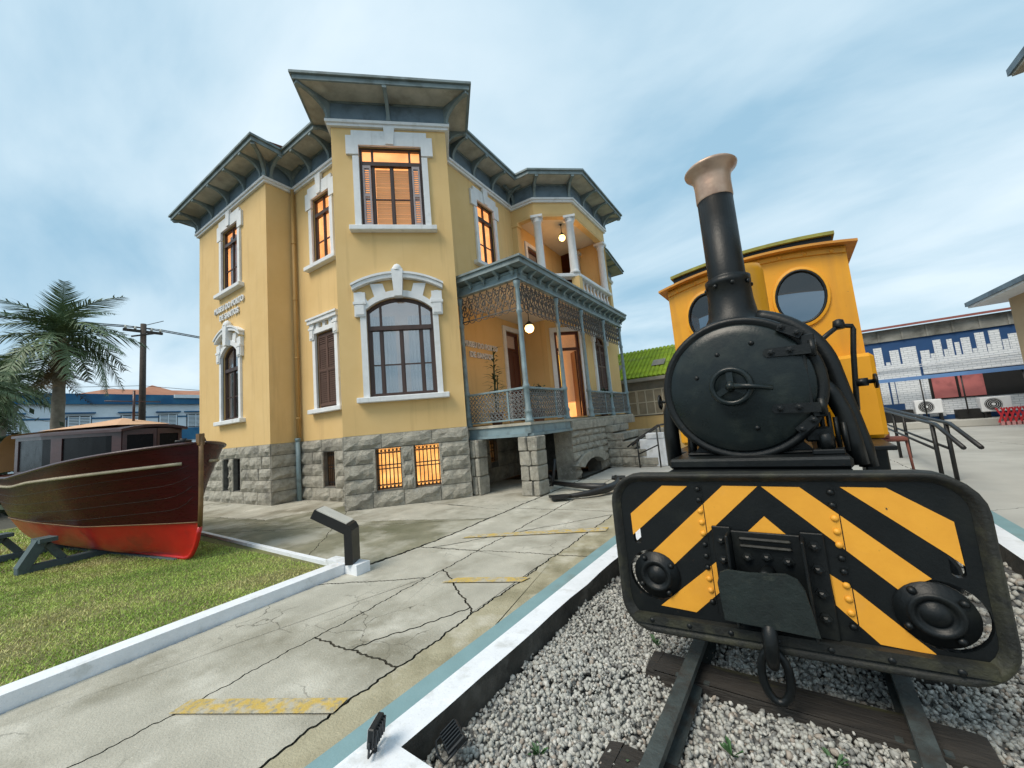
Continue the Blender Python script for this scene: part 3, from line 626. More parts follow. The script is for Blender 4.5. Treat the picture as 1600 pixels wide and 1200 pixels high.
# stone base: rock-faced blocks laid in courses
def rock(seed):
    r = random.Random(seed); nx, nz = 5, 3; b = MB(); vs = []; fs = []
    for j in range(nz + 1):
        for i in range(nx + 1):
            edge = i in (0, nx) or j in (0, nz); x = i / nx + (0 if i in (0, nx) else r.uniform(-.04, .04)); z = j / nz + (0 if j in (0, nz) else r.uniform(-.07, .07))
            vs.append((x, -.012 if edge else -r.uniform(.035, .085), z))
    for j in range(nz):
        for i in range(nx):
            a = j * (nx + 1) + i; fs.append((a, a + 1, a + nx + 2, a + nx + 1))
    b.add(vs, fs); per = [i for i in range(nx + 1)] + [(j * (nx + 1) + nx) for j in range(1, nz + 1)] + [nz * (nx + 1) + i for i in range(nx - 1, -1, -1)] + [j * (nx + 1) for j in range(nz - 1, 0, -1)]
    b.add([vs[k] for k in per] + [(vs[k][0], .10, vs[k][2]) for k in per], [(i, i + len(per), (i + 1) % len(per) + len(per), (i + 1) % len(per)) for i in range(len(per))])
    return b.mesh('stone_block', 'granite')
ROCKS = [rock(s) for s in range(8)]
rr = random.Random(11)
def masonry(p0, p1, courses, ops, parent=HS, lo=.45, hi=1.05, back=True, name='stone_block', e0=0, e1=0):
    M, L = frame(p0, p1)
    if back: wall('base_wall', p0, p1, courses[0], courses[-1], [(*o, 0) for o in ops], 'mortar', parent, .42)
    for za, zb in zip(courses, courses[1:]):
        spans = [(-e0, L + e1)]
        for o in ops:
            if o[2] < (za + zb) / 2 < o[3]:
                spans = [q for a, c in spans for q in ((a, min(c, o[0])), (max(a, o[1]), c)) if q[1] - q[0] > .03]
        for a, c in spans:
            n = max(1, round((c - a) / rr.uniform(lo + .1, hi))); cut = [a] + sorted(a + (c - a) * (k + rr.uniform(-.22, .22)) / n for k in range(1, n)) + [c]
            for x0, x1 in zip(cut, cut[1:]):
                put(name, rr.choice(ROCKS), parent, M @ Matrix.Translation((x0 + .006, rr.uniform(-.012, .01), za + .006)) @ Matrix.Diagonal((x1 - x0 - .012, 1, zb - za - .012, 1)))
    return M
CO = [0, .33, .64, .95, 1.27, ZS]
def basement(M, s0, s1, z0, z1, lit, n=6):
    b = MB()
    for k in range(n + 1): x = s0 + .02 + (s1 - s0 - .04) * k / n; b.box(x - .011, x + .011, .10, .122, z0 + .01, z1 - .01)
    for z in (z0 + .10, (z0 + z1) / 2, (z0 + z1) / 2 + .08, z1 - .10): b.box(s0, s1, .106, .118, z - .012, z + .012)
    for k in range(n):
        x = s0 + .02 + (s1 - s0 - .04) * (k + .5) / n; b.tube([(x + .03 * math.cos(a), .112, z0 + .05 + .035 * math.sin(a)) for a in [i * 1.0472 for i in range(6)]], .007, 4, closed=True)
        b.tube([(x + .028 * math.cos(a), .112, z1 - .05 + .035 * math.sin(a)) for a in [i * 1.0472 for i in range(6)]], .007, 4, closed=True)
    g_ = b.build('window_grille', 'black_iron', HS, M)
    q = MB(); q.box(s0, s1, .40, .405, z0, z1); q.build('pane', 'pane', g_, world=False)
    b = MB(); e = .1; vs = [(s0 - e, .425, z0 - e), (s1 + e, .425, z0 - e), (s1 + e, .425, z1 + e), (s0 - e, .425, z1 + e), (s0 - e, .9, z0 - e), (s1 + e, .9, z0 - e), (s1 + e, .9, z1 + e), (s0 - e, .9, z1 + e)]
    b.add(vs, [(4, 5, 6, 7), (0, 1, 5, 4), (3, 7, 6, 2), (0, 4, 7, 3), (1, 2, 6, 5)]); b.build('glowing_room_wall', 'room_glow' if lit else 'room_dim', g_, world=False)
o0 = [(ox(-13.75), ox(-13.32), .34, 1.25), (ox(-13.07), ox(-12.58), .34, 1.25)]
o2 = [(rx(-9.78), rx(-9.26), .36, 1.25)]; o4 = [(.66, 1.20, .36, 1.25), (1.48, 2.03, .34, 1.25)]
m_ = masonry(*seg(0), CO, o0); [basement(m_, *o, False, 4) for o in o0]
masonry(*seg(1), CO, [])
m_ = masonry(*seg(2), CO, o2); [basement(m_, *o, True) for o in o2]
masonry(*seg(3), CO, [])
m_ = masonry(*seg(4), CO, o4, e1=.02); [basement(m_, *o, True) for o in o4]
masonry(*seg(5), CO, [])
# sills and jambs of the basement windows in dressed stone
for M, ops in ((frame(*seg(0))[0], o0), (frame(*seg(2))[0], o2), (frame(*seg(4))[0], o4)):
    for s0, s1, z0, z1 in ops:
        b = MB(); b.bbox(s0 - .06, s0 - .002, -.035, .11, z0, z1, .008); b.build('window_jamb', 'granite', HS, M)
        b = MB(); b.bbox(s1 + .002, s1 + .06, -.035, .11, z0, z1, .008); b.build('window_jamb', 'granite', HS, M)

# moulding, frieze, eaves, roof
def sweep(name, m, d0, d1, z0, z1, pts=OUT, under=True):
    a, c = offset_path(pts, d0), offset_path(pts, d1); n = len(pts); b = MB()
    b.add([(*p, z0) for p in a] + [(*p, z1) for p in a] + [(*p, z0) for p in c] + [(*p, z1) for p in c],
          sum([[(2 * n + i, 2 * n + (i + 1) % n, 3 * n + (i + 1) % n, 3 * n + i), (i, (i + 1) % n, 2 * n + (i + 1) % n, 2 * n + i), (n + i, 3 * n + i, 3 * n + (i + 1) % n, n + (i + 1) % n)] for i in range(n)], []))
    return b.build(name, m, HS)
sweep('cornice_moulding', 'white_stucco', -.02, .07, ZM, ZM + .07); sweep('cornice_moulding', 'white_stucco', -.02, .11, ZM + .07, ZM + .14)
sweep('frieze', 'frieze_blue', -.02, .035, ZM + .14, 9.57)
sweep('soffit_strip', 'eave_paint', .0352, .07, 9.53, 9.57)
sweep('soffit', 'soffit_wood', -.02, .58, 9.572, 9.60)
sweep('fascia', 'eave_paint', .58, .62, 9.56, 9.67); sweep('gutter', 'eave_paint', .56, .67, 9.672, 9.73)
ev = offset_path(OUT, .60); ridge = [(-12.6, 12.0), (-9.2, 12.0)]; b = MB(); nV = len(ev)
for i in range(nV):
    p, q = ev[i], ev[(i + 1) % nV]; a = min(ridge, key=lambda r: math.dist(r, p)); c = min(ridge, key=lambda r: math.dist(r, q))
    b.add([(*p, 9.70), (*q, 9.70), (*c, 10.6), (*a, 10.6)], [(0, 1, 2, 3)] if a != c else [(0, 1, 2)])
b.build('roof', 'roof_tile', HS)
# carved brackets under the eaves
bp = [(0, 0), (.06, 0), (.075, -.06)]
prof = [(-.02, .0), (-.07, .0)] + [(-.07 - .50 * (1 - math.cos(t)), .02 + .36 * math.sin(t)) for t in [k * math.pi / 2 / 8 for k in range(1, 9)]] + [(-.57, .435), (-.02, .435)]
b = MB(); b.prism(prof, -.04, .04, 'x'); b.box(-.05, .05, -.59, -.50, .36, .435); b.box(-.05, .05, -.085, -.02, -.05, .02)
bme = b.mesh('eave_bracket', 'eave_paint'); fixn(bme)
def brk(p0, p1, ss, z=9.135):
    M, L = frame(p0, p1)
    for s in ss: put('eave_bracket', bme, HS, M @ Matrix.Translation((s * L if s <= 1 else L, -.018, z)))
brk(*seg(0), [.03, .27, .52, .76, .975]); brk(*seg(1), [.15, .9]); brk(*seg(2), [.05, .42, .8]); brk(*seg(4), [.5]); brk(*seg(3), [.3]); brk(*seg(5), [.7])
brk(*seg(6), [.08, .36, .65, .93]); brk(*seg(7), [.2]); brk(*seg(8), [.05, .95]); brk(*seg(9), [.3, .65, .97]); brk(*seg(10), [.3]); brk(*seg(12), [.3, .6])
for i in (4, 5, 1, 10, 0):                                   # diagonal brackets at the corners
    a, p, q = Vector(OUT[i - 1]), Vector(OUT[i]), Vector(OUT[(i + 1) % len(OUT)]); d = ((p - a).normalized() - (q - p).normalized()).normalized()
    Mx = Matrix(((-d.y, -d.x, 0, p.x), (d.x, -d.y, 0, p.y), (0, 0, 1, 9.135), (0, 0, 0, 1))); put('eave_bracket', bme, HS, Mx @ Matrix.Diagonal((1, 1.36, 1, 1)))
# downpipe in the re-entrant corner
b = MB(); b.tube([(-10.78, 5.74, 1.62), (-10.78, 5.74, 9.0)], .05, 10)
for z in (2.2, 3.9, 5.6, 7.3): b.lathe([(.06, z), (.06, z + .05)], (-10.78, 5.74, 0), n=10)
mat('pipe_ochre', (.50, .30, .10), (.44, .26, .09), 3, .6); b.build('downpipe', 'pipe_ochre', HS)
b = MB(); b.tube([(-10.76, 5.70, 0.0), (-10.76, 5.70, 1.66)], .062, 10); b.lathe([(.075, 1.60), (.075, 1.68)], (-10.76, 5.70, 0), n=10); b.build('downpipe', 'iron_blue', HS)

# lettering
def letters(txt, size, M, m, parent, name='wall_lettering', ext=.02, width=None):
    cu = bpy.data.curves.new('t', 'FONT'); cu.body = txt; cu.size = size; cu.extrude = ext; cu.align_x = 'CENTER'; cu.offset = .006; cu.space_character = 1.05
    o = bpy.data.objects.new('t', cu); COL.objects.link(o); dg = bpy.context.evaluated_depsgraph_get(); me = bpy.data.meshes.new_from_object(o.evaluated_get(dg))
    bpy.data.objects.remove(o); me.materials.clear(); me.materials.append(MATS[m])
    sx = 1
    if width: xs = [v.co.x for v in me.vertices]; sx = width / (max(xs) - min(xs))
    import bmesh
    bm = bmesh.new(); bm.from_mesh(me); left = set(bm.verts); MM = M @ Matrix.Rotation(R(90), 4, 'X') @ Matrix.Diagonal((sx, 1, 1, 1)); base = None
    while left:
        st = [left.pop()]; comp = []
        while st:
            v = st.pop(); comp.append(v)
            for e_ in v.link_edges:
                q = e_.other_vert(v)
                if q in left: left.discard(q); st.append(q)
        cs = set(comp); idx = {v: i for i, v in enumerate(comp)}; g_ = bpy.data.meshes.new('letter')
        g_.from_pydata([v.co[:] for v in comp], [], [[idx[v] for v in f.verts] for f in bm.faces if f.verts[0] in cs]); g_.materials.append(MATS[m]); put('letter', g_, parent, MM)
    bm.free()
mat('letter_white', (.75, .77, .8), (.68, .7, .72), 5, .6)
letters('MUSEU DO PORTO', .25, M0 @ Matrix.Translation((ox(-13.24), -.03, 5.84)), 'letter_white', HS, width=2.0)
letters('DE SANTOS', .25, M0 @ Matrix.Translation((ox(-13.22), -.03, 5.55)), 'letter_white', HS, width=1.3)
letters('MUSEU DO PORTO', .22, M6 @ Matrix.Translation((ry(8.60), -.03, 3.74)), 'letter_white', HS, width=1.55)
letters('DE SANTOS', .22, M6 @ Matrix.Translation((ry(8.60), -.03, 3.46)), 'letter_white', HS, width=1.05)
# ------------------------------------------------------------------ porch
def PX(y): return -4.30 + .03 * (y - 7.3)
FZ = 1.55
b = MB(); fl = [(-6.02, 7.18), (-4.20, 7.18), (PX(14.3) + .10, 14.3), (-4.44, 14.3), (-4.55, 11.93), (-5.58, 11.04), (-6.44, 11.01), (-6.44, 7.68)]
b.prism(fl, FZ - .06, FZ, 'z'); o = b.build('porch_floor', 'concrete', HS); fixn(o.data)
for p, q in (((-6.0, 7.3), (-4.3, 7.3)), ((-4.30, 7.3), (PX(9.12), 9.12))):
    M, L = frame(p, q); b = MB(); b.box(-.06, L + (.06 if p[1] == q[1] else 0), -.08, .06, 1.31, 1.487); b.box(-.06, L, -.13, .05, 1.25, 1.308); b.build('porch_beam', 'iron_blue', HS, M)
M, L = frame((PX(9.14), 9.14), (PX(14.3), 14.3)); b = MB(); n = 4
for k in range(n): b.bbox(L * k / n + .004, L * (k + 1) / n - .004, -.14, .25, 1.25, 1.485, .015)
b.build('porch_coping', 'granite', HS, M)
# cast iron posts
b = MB(); b.lathe([(.095, 0), (.095, .05), (.075, .07), (.075, .20), (.088, .22), (.088, .26), (.062, .30), (.060, .74), (.080, .76), (.080, .82), (.058, .86), (.050, 2.45), (.066, 2.48), (.066, 2.54), (.048, 2.57), (.048, 3.05), (.075, 3.12), (.085, 3.22)], n=12)
pm = b.mesh('porch_post', 'iron_blue')
POSTS = [(-6.0, 7.3), (-4.30, 7.3), (PX(9.15), 9.15), (PX(10.73), 10.73), (PX(12.5), 12.5), (PX(14.15), 14.15)]
for p in POSTS: put('porch_post', pm, HS, Matrix.Translation((*p, FZ)))
def lattice(b, L, z0, z1, st, r, y=0):
    n = max(2, round(L / st)); h = z1 - z0; st = L / n; k = -int(h / st) - 1
    for i in range(-int(h / st) - 1, n + 1):
        for sg in (1, -1):
            xa, xb = (i * st, i * st + h) if sg > 0 else (i * st + h, i * st); za, zb = z0, z1
            (xa_, za_), (xb_, zb_) = (xa, za), (xb, zb)
            t0, t1 = 0, 1; dx = xb - xa
            lo, hi = sorted(((0 - xa) / dx, (L - xa) / dx)); t0, t1 = max(0, lo), min(1, hi)
            if t1 - t0 < .04: continue
            b.bar((xa + dx * t0, y, z0 + h * t0), (xa + dx * t1, y, z0 + h * t1), r * 2, r * 1.2)
def railing(p, q, n=None):
    M, L = frame(p, q); b = MB(); e = .07; mi = .07
    z0, z1 = FZ + .10, FZ + .74
    sub = MB(); lattice(sub, L - 2 * e, z0, z1, .105, .0095)
    b.add([(x + e, y, z) for x, y, z in sub.v], sub.f)
    st = (L - 2 * e) / max(2, round((L - 2 * e) / .115))
    for i in range(int((L - 2 * e) / st)):
        for j in range(5):
            cx, cz = e + st * (i + .5), z0 + st * (j + .5) + .01
            if cz + .05 < z1: b.tube([(cx + .036 * math.cos(a), -.006, cz + .036 * math.sin(a)) for a in [k * 1.0472 for k in range(6)]], .009, 4, closed=True)
    o = b.build('railing_panel', 'iron_lattice', HS, M)
    b = MB(); b.bbox(.05, L - .05, -.035, .035, z1, z1 + .05, .008); b.bbox(.05, L - .05, -.025, .025, z0 - .04, z0, .006)
    if L > 1.6: b.box(L * .7 - .02, L * .7 + .02, -.018, .018, z0, z1)
    b.build('handrail', 'iron_blue', HS, M)
for a, c in ((0, 1), (1, 2), (3, 4), (4, 5)): railing(POSTS[a], POSTS[c])
def valance(p, q):
    M, L = frame(p, q); b = MB(); z0, z1 = 4.14, 4.80; e = .05
    n = max(3, round((L - 2 * e) / .19)); st = (L - 2 * e) / n
    for i in range(n):
        cx = e + st * (i + .5)
        for j, cz in enumerate((z0 + .16, z0 + .34, z0 + .52)):
            r0 = .075
            b.tube([(cx + (r0 - .010 * k * .6) * math.cos(k * .75 + j), 0, cz + (r0 - .010 * k * .6) * math.sin(k * .75 + j)) for k in range(10)], .0135, 4)
            b.tube([(cx - st / 2 + .03 * math.sin(k * 1.3), .004, cz - .09 + k * .045) for k in range(5)], .012, 4)
        b.bar((cx - st / 2, 0, z0 + .02), (cx + st / 2, 0, z1 - .02), .018, .012); b.bar((cx + st / 2, .006, z0 + .02), (cx - st / 2, .006, z1 - .02), .018, .012)
        b.tube([(cx - st / 2, 0, z0), (cx - st / 4, 0, z0 - .045), (cx, 0, z0 - .06), (cx + st / 4, 0, z0 - .045), (cx + st / 2, 0, z0)], .010, 4)
    b.box(e, L - e, -.012, .012, z0, z0 + .022)
    b.build('valance_panel', 'valance_iron', HS, M)
for a in range(5): valance(POSTS[a], POSTS[a + 1])
# entablature, small brackets, porch roof
cb = MB(); cb.prism([(-.02, -.13), (-.07, -.13), (-.10, -.08), (-.20, -.03), (-.24, .0), (-.02, 0)], -.035, .035, 'x'); cb.lathe([(.0, -.19), (.02, -.17), (.024, -.14), (.012, -.12)], (0, -.06, 0), n=8, cap=False)
cme = cb.mesh('cornice_bracket', 'iron_blue'); fixn(cme)
for p, q in (((-6.0, 7.3), (-4.30, 7.3)), ((-4.30, 7.3), (PX(14.2), 14.2))):
    M, L = frame(p, q); b = MB(); ex = .05; b.box(-.05, L + ex, -.05, .05, 4.80, 5.02); b.box(-.05, L + ex + .02, -.075, -.05, 4.80, 4.84); b.box(-.05, L + ex + .02, -.07, -.05, 4.97, 5.02); b.build('porch_frieze', 'iron_blue', HS, M)
    n = round(L / .42)
    for k in range(n + 1): put('cornice_bracket', cme, HS, M @ Matrix.Translation((.04 + (L - .08) * k / n, -.05, 5.06)))
pr = [(-6.0, 7.3), (-4.30, 7.3), (PX(14.2), 14.2)]; a, c = offset_path(pr, .30, False), offset_path(pr, .26, False); inn = offset_path(pr, -.1, False)
def sheet(name, A, Bp, z0, z1, m, up=True):
    b = MB(); n = len(A); b.add([(*p, z0) for p in A] + [(*p, z1) for p in Bp], [(i, i + 1, n + i + 1, n + i) for i in range(n - 1)]); return b.build(name, m, HS)
sheet('porch_soffit', inn, a, 5.062, 5.062, 'eave_paint')
b = MB(); n = 3; b.add([(*p, 5.06) for p in a] + [(*p, 5.17) for p in a] + [(*p, 5.17) for p in offset_path(pr, .34, False)] + [(*p, 5.22) for p in offset_path(pr, .34, False)] + [(*p, 5.22) for p in offset_path(pr, .26, False)] + [(*p, 5.36) for p in offset_path(pr, -.6, False)],
    [(r * n + i, r * n + i + 1, (r + 1) * n + i + 1, (r + 1) * n + i) for r in range(5) for i in range(2)])
b.build('porch_roof', 'eave_paint', HS)
b = MB(); b.prism([(-6.44, 7.42), (-4.36, 7.36), (PX(14.2) - .06, 14.2), (-4.47, 14.2), (-4.57, 11.93), (-5.59, 11.04), (-6.44, 11.01)], 4.84, 4.88, 'z'); mat('ceiling_cream', (.72, .66, .56), (.66, .6, .5), 3, .8); o = b.build('porch_ceiling', 'ceiling_cream', HS); fixn(o.data)
# piers and the masonry under the porch
def pier(cx, cy, w, d, z1, n):
    for k in range(n):
        b = MB(); r = random.Random(k * 7 + int(cx * 100)); z0_, z1_ = z1 * k / n, z1 * (k + 1) / n
        parts_ = ((-w / 2, -.02), (.0, w / 2)) if k % 2 else ((-w / 2, w * .12), (w * .14, w / 2))
        for x0, x1 in parts_:
            b = MB(); b.bbox(cx + x0, cx + x1 - .012, cy - d / 2, cy + d / 2, z0_ + .006, z1_ - .006, .022); b.v = [(x + r.uniform(-.012, .012), y + r.uniform(-.012, .012), z) for x, y, z in b.v]; b.build('pier_stone', 'granite', HS)
pier(-4.27, 7.28, .46, .44, 1.25, 4); pier(-5.66, 7.16, .26, .36, 1.25, 3)
masonry((-6.45, 7.66), (-6.45, 11.0), [0, .4, .8, 1.2, 1.55], [(1.0, 1.35, .55, 1.15)])
Mu, _ = frame((-6.45, 7.66), (-6.45, 11.0)); basement(Mu, 1.0, 1.35, .55, 1.15, True, 3)
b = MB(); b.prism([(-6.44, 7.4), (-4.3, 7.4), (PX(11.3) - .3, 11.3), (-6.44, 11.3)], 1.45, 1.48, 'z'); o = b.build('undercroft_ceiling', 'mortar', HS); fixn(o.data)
XA, YA = PX(9.2) + .06, 9.14
C2 = [0, .24, .46, .68, .86, 1.06, 1.25]
masonry((XA, YA), (PX(11.5) + .06, 11.5), C2, [(.35, 1.75, 0, .46)], lo=.22, hi=.5)
M, _ = frame((XA, YA), (PX(11.5) + .06, 11.5)); b = MB()
for k in range(6):                                                # voussoirs of the low arch
    t0, t1 = math.pi * (.86 - .72 * k / 6), math.pi * (.86 - .72 * (k + 1) / 6); f = lambda t, r: (1.05 + math.cos(t) * r * .80, .12 + math.sin(t) * r * .36)
    b = MB(); b.prism([f(t0, .95), f(t0, 1.5), f(t1, 1.5), f(t1, .95)], -.13, .1); o = b.build('arch_stone', 'granite', HS, M); fixn(o.data)
b = MB(); b.prism([(XA - .5, 9.14), (XA, 9.14), (XA, 9.30), (XA - .5, 9.30)], 0, 1.24, 'z'); o = b.build('pier_stone', 'granite', HS); fixn(o.data)
# stairs that come down beside the porch
YS = 11.5; X0 = PX(11.5)
for k in range(5):
    zt = 1.25 - .25 * k; x1 = X0 + .32 + .30 * k
    b = MB(); b.bbox(X0 + .02 if k == 0 else X0 + .02 + .30 * (k - 1) + .02, x1, YS - .05, YS + 1.6, zt - .20, zt, .015); b.build('stair_tread', 'granite', HS)
    if zt - .21 > .02: masonry((X0 + .05, YS), (x1 - .05, YS), [max(0, zt - .25 - .20), zt - .205], [], lo=.2, hi=.5, back=True)
b = MB(); b.bbox(X0 + .35, X0 + 1.75, YS + 1.62, YS + 1.80, 0, 1.02, .02); b.build('stair_parapet', 'granite', HS)
b = MB(); b.bbox(X0 + 1.05, X0 + 1.75, YS - .02, YS + .10, 0, .78, .02); b.bbox(X0 + 1.25, X0 + 1.75, YS - .04, YS + .10, .78, .95, .02); b.build('stair_parapet', 'white_paint', HS)
hr = MB()
for dy in (0, .45):
    hr.tube([(X0 + .85, YS - .55 + dy, .62), (X0 + 1.15, YS - .25 + dy, .86), (X0 + 1.65, YS - .2 + dy, 1.16), (X0 + 1.95, YS - .2 + dy, 1.18)], .024, 8)
    for x in (1.05, 1.62): hr.tube([(X0 + x, YS - .24 + dy, 0), (X0 + x, YS - .24 + dy, .76 if x < 1.2 else 1.14)], .022, 8)
    hr.tube([(X0 + 1.05, YS - .24 + dy, .38), (X0 + 1.62, YS - .24 + dy, .62)], .018, 8)
ho = hr.build('stair_handrail', 'black_iron'); tag(ho, 'black tubular handrail on the house steps left of the engine', 'handrail')

# ------------------------------------------------------------------ loggia above the porch
LG = [OUT[7], OUT[8], OUT[9], OUT[10]]
b = MB(); b.prism([(-6.44, 11.0), (-5.58, 11.03), (-4.56, 11.92), (-4.46, 14.83), (-6.44, 14.9)], 5.36, 5.45, 'z'); o = b.build('loggia_floor', 'concrete', HS); fixn(o.data)
b = MB(); b.prism([(-6.44, 11.06), (-5.60, 11.09), (-4.62, 11.95), (-4.52, 14.8), (-6.44, 14.88)], 8.62, 8.66, 'z'); o = b.build('loggia_ceiling', 'ceiling_cream', HS); fixn(o.data)
for i in (7, 8, 9):
    M, L = frame(*seg(i)); b = MB(); b.box(0, L, 0, .22, 8.44, 9.6); b.box(.25, L - .25, -.012, 0, 8.50, 8.56); b.build('loggia_lintel', 'wall_yellow', HS, M)
    b = MB(); b.bbox(0, L, -.06, .26, 6.28, 6.40, .015); b.box(0, L, .0, .2, 5.46, 5.66); b.build('parapet_rail', 'white_stucco', HS, M)
    n = max(2, round(L / .32)); bal = MB(); bal.lathe([(.05, 5.66), (.05, 5.72), (.03, 5.76), (.075, 5.92), (.03, 6.12), (.05, 6.2), (.05, 6.28)], n=8); bm_ = bal.mesh('baluster', 'white_stucco')
    for k in range(n): put('baluster', bm_, HS, M @ Matrix.Translation((L * (k + .5) / n, .1, 0)))
    b = MB(); b.box(-.13, .13, -.05, .22, 5.66, 6.28); b.build('parapet_pier', 'wall_yellow', HS, M)
cl = MB(); cl.lathe([(.17, 6.40), (.17, 6.48), (.145, 6.52), (.14, 6.56), (.125, 8.20), (.15, 8.22), (.15, 8.26), (.13, 8.28), (.19, 8.36)], n=20); cl.box(-.2, .2, -.2, .2, 8.36, 8.44); clm = cl.mesh('loggia_column', 'white_stucco')
for p, r_ in (((-5.54, 11.14), .4), ((-4.69, 11.90), .4), ((-4.60, 14.66), 0), ((-5.7, 14.75), 0)): put('loggia_column', clm, HS, Matrix.Translation((*p, 0)) @ Matrix.Rotation(r_, 4, 'Z'))
b = MB(); b.box(-6.45, -6.25, 10.97, 11.2, 5.46, 8.44); b.box(-6.48, -6.2, 10.94, 11.25, 8.30, 8.44); b.build('pilaster', 'wall_yellow', HS)

# ------------------------------------------------------------------ lit pendant lamps
def pendant(x, y, ztop, z, label, watt):
    t = thing('pendant_lamp', label, 'lamp', (x, y, z), group='lit pendant lamps')
    b = MB(); b.tube([(x, y, z + .12), (x, y, ztop)], .012, 6); b.lathe([(.045, ztop - .03), (.045, ztop)], (x, y, 0), n=10); b.build('stem', 'black_iron', t)
    b = MB(); b.lathe([(.03, z + .20), (.05, z + .17), (.10, z + .12), (.105, z + .09)], (x, y, 0), n=12); b.build('cap', 'black_iron', t)
    b = MB(); b.lathe([(.085, z + .09), (.115, z + .04), (.12, z), (.10, z - .06), (.05, z - .10), (.005, z - .11)], (x, y, 0), n=14); b.build('globe', 'lamp_glass', t)
    l = bpy.data.lights.new('lamp_light', 'POINT'); l.energy = watt; l.color = (1, .46, .13); l.shadow_soft_size = .13; lo = bpy.data.objects.new('lamp_light', l); COL.objects.link(lo); lo.location = (0, 0, -.24); lo.parent = t
pendant(-4.75, 8.5, 4.84, 3.95, 'lit globe lamp hanging from the porch ceiling above the railing', 9)
pendant(-5.25, 12.45, 8.62, 8.10, 'lit globe lamp hanging in the upstairs loggia between white columns', 9)

# ------------------------------------------------------------------ plants on the porch
mat('plant_leaf', (.035, .07, .022), (.022, .045, .016), 9, .5); mat('pot_clay', (.20, .09, .05), (.14, .06, .04), 5, .8)
def potted(x, y, label, kind):
    t = thing('potted_plant', label, 'plant', (x, y, FZ)); r = random.Random(int(x * 100))
    b = MB(); b.lathe([(.12, FZ), (.18, FZ + .28), (.20, FZ + .28), (.20, FZ + .32), (.16, FZ + .32)], (x, y, 0), n=14); b.build('pot', 'pot_clay', t)
    b = MB(); s = MB()
    if kind == 'tall':
        for st in range(3):
            px, py = x + r.uniform(-.08, .08), y + r.uniform(-.08, .08); h = .9 + .35 * st; s.tube([(px, py, FZ + .28), (px + .05, py, FZ + .3 + h)], .014, 6)
            for k in range(26):
                z = FZ + .45 + h * (.15 + .85 * (k // 3) / 9); a = r.uniform(0, 6.28); l = r.uniform(.22, .38); d = Vector((math.cos(a), math.sin(a), r.uniform(.1, .7))) * l; w_ = Vector((-math.sin(a), math.cos(a), 0)) * .025; c0 = Vector((px + .03, py, z))
                b.add([c0, c0 + d * .5 + w_, c0 + d - Vector((0, 0, .08)), c0 + d * .5 - w_], [(0, 1, 2, 3)])
    else:
        s.tube([(x, y, FZ + .28), (x, y, FZ + .6)], .02, 6)
        for k in range(150):
            a = r.uniform(0, 6.28); e = r.uniform(-.2, 1.4); c0 = Vector((x, y, FZ + .62)) + Vector((math.cos(a) * math.cos(e), math.sin(a) * math.cos(e), math.sin(e) * .8)) * r.uniform(.15, .42); d = Vector((r.uniform(-1, 1), r.uniform(-1, 1), r.uniform(-.3, 1))).normalized() * .09; w_ = d.cross(Vector((0, 0, 1))).normalized() * .04
            b.add([c0 - d, c0 + w_, c0 + d, c0 - w_], [(0, 1, 2, 3)])
    s.build('stem', 'plant_leaf', t); b.build('foliage', 'plant_leaf', t)
potted(-5.62, 7.95, 'tall leafy potted plant behind the porch railing below the wall lettering', 'tall')
potted(-4.85, 8.75, 'low bushy potted plant behind the porch railing at the corner post', 'bushy')
potted(-4.48, 12.6, 'leafy potted plant at the far end of the porch', 'bushy')
# ------------------------------------------------------------------ the locomotive (written in the track's frame: u across, v along, z up)
LC = thing('steam_locomotive', 'small black and yellow steam locomotive with copper chimney cap and chevron buffer beam', 'locomotive', T(0, 2.4), -TH)
mat('loco_black', (.0055, .0075, .0085), (.0036, .005, .0058), 5, .42, .10, 70, spec=.35, stain=(.016, .018, .015), sscale=4, slo=.55, shi=.8, stain2=(.05, .032, .02), s2scale=22, s2lo=.68, s2hi=.80)
mat('loco_door', (.0095, .0155, .0165), (.006, .010, .011), 4, .30, .06, 60, spec=.35, stain=(.034, .042, .036), sscale=5, slo=.5, shi=.85)
mat('loco_weathered', (.017, .018, .015), (.009, .010, .009), 9, .6, .3, 50, stain=(.050, .050, .028), sscale=7, slo=.5, shi=.75)
mat('plate_green', (.019, .028, .027), (.013, .018, .018), 7, .5, .25, 40, stain=(.055, .062, .05), sscale=12, slo=.6, shi=.8)
mat('loco_yellow', (.760, .345, .008), (.700, .310, .007), 3, .42, .12, 9, stain=(.62, .27, .012), sscale=2.2, slo=.58, shi=.9, bdist=.02, streak=(.50, .22, .02), stain2=(.10, .05, .02), s2scale=30, s2lo=.70, s2hi=.76)
mat('stripe_yellow', (.800, .375, .036), (.740, .335, .030), 9, .5, .04, 60, stain=(.66, .32, .06), sscale=5, slo=.55, shi=.85, stain2=(.03, .028, .025), s2scale=34, s2lo=.69, s2hi=.74)
mat('copper', (.56, .41, .31), (.44, .30, .22), 5, .38, .1, 40, metal=.35, stain=(.30, .18, .14), sscale=6, slo=.5, shi=.8)
mat('rust_red', (.30, .10, .07), (.22, .07, .05), 7, .7); mat('roof_moss', (.34, .33, .07), (.20, .19, .05), 8, .85); mat('roof_orange', (.62, .28, .03), (.46, .19, .03), 4, .6)
def P(b, name, m, par=LC): return b.build(name, m, par, TM) if par is LC else b.build(name, m, par, world=False)
def rrect(x0, x1, z0, z1, r, n=6):
    out = []
    for cx, cz, a0 in ((x1 - r, z1 - r, 0), (x0 + r, z1 - r, 90), (x0 + r, z0 + r, 180), (x1 - r, z0 + r, 270)):
        out += [(cx + r * math.cos(R(a0 + 90 * k / n)), cz + r * math.sin(R(a0 + 90 * k / n))) for k in range(n + 1)]
    return out
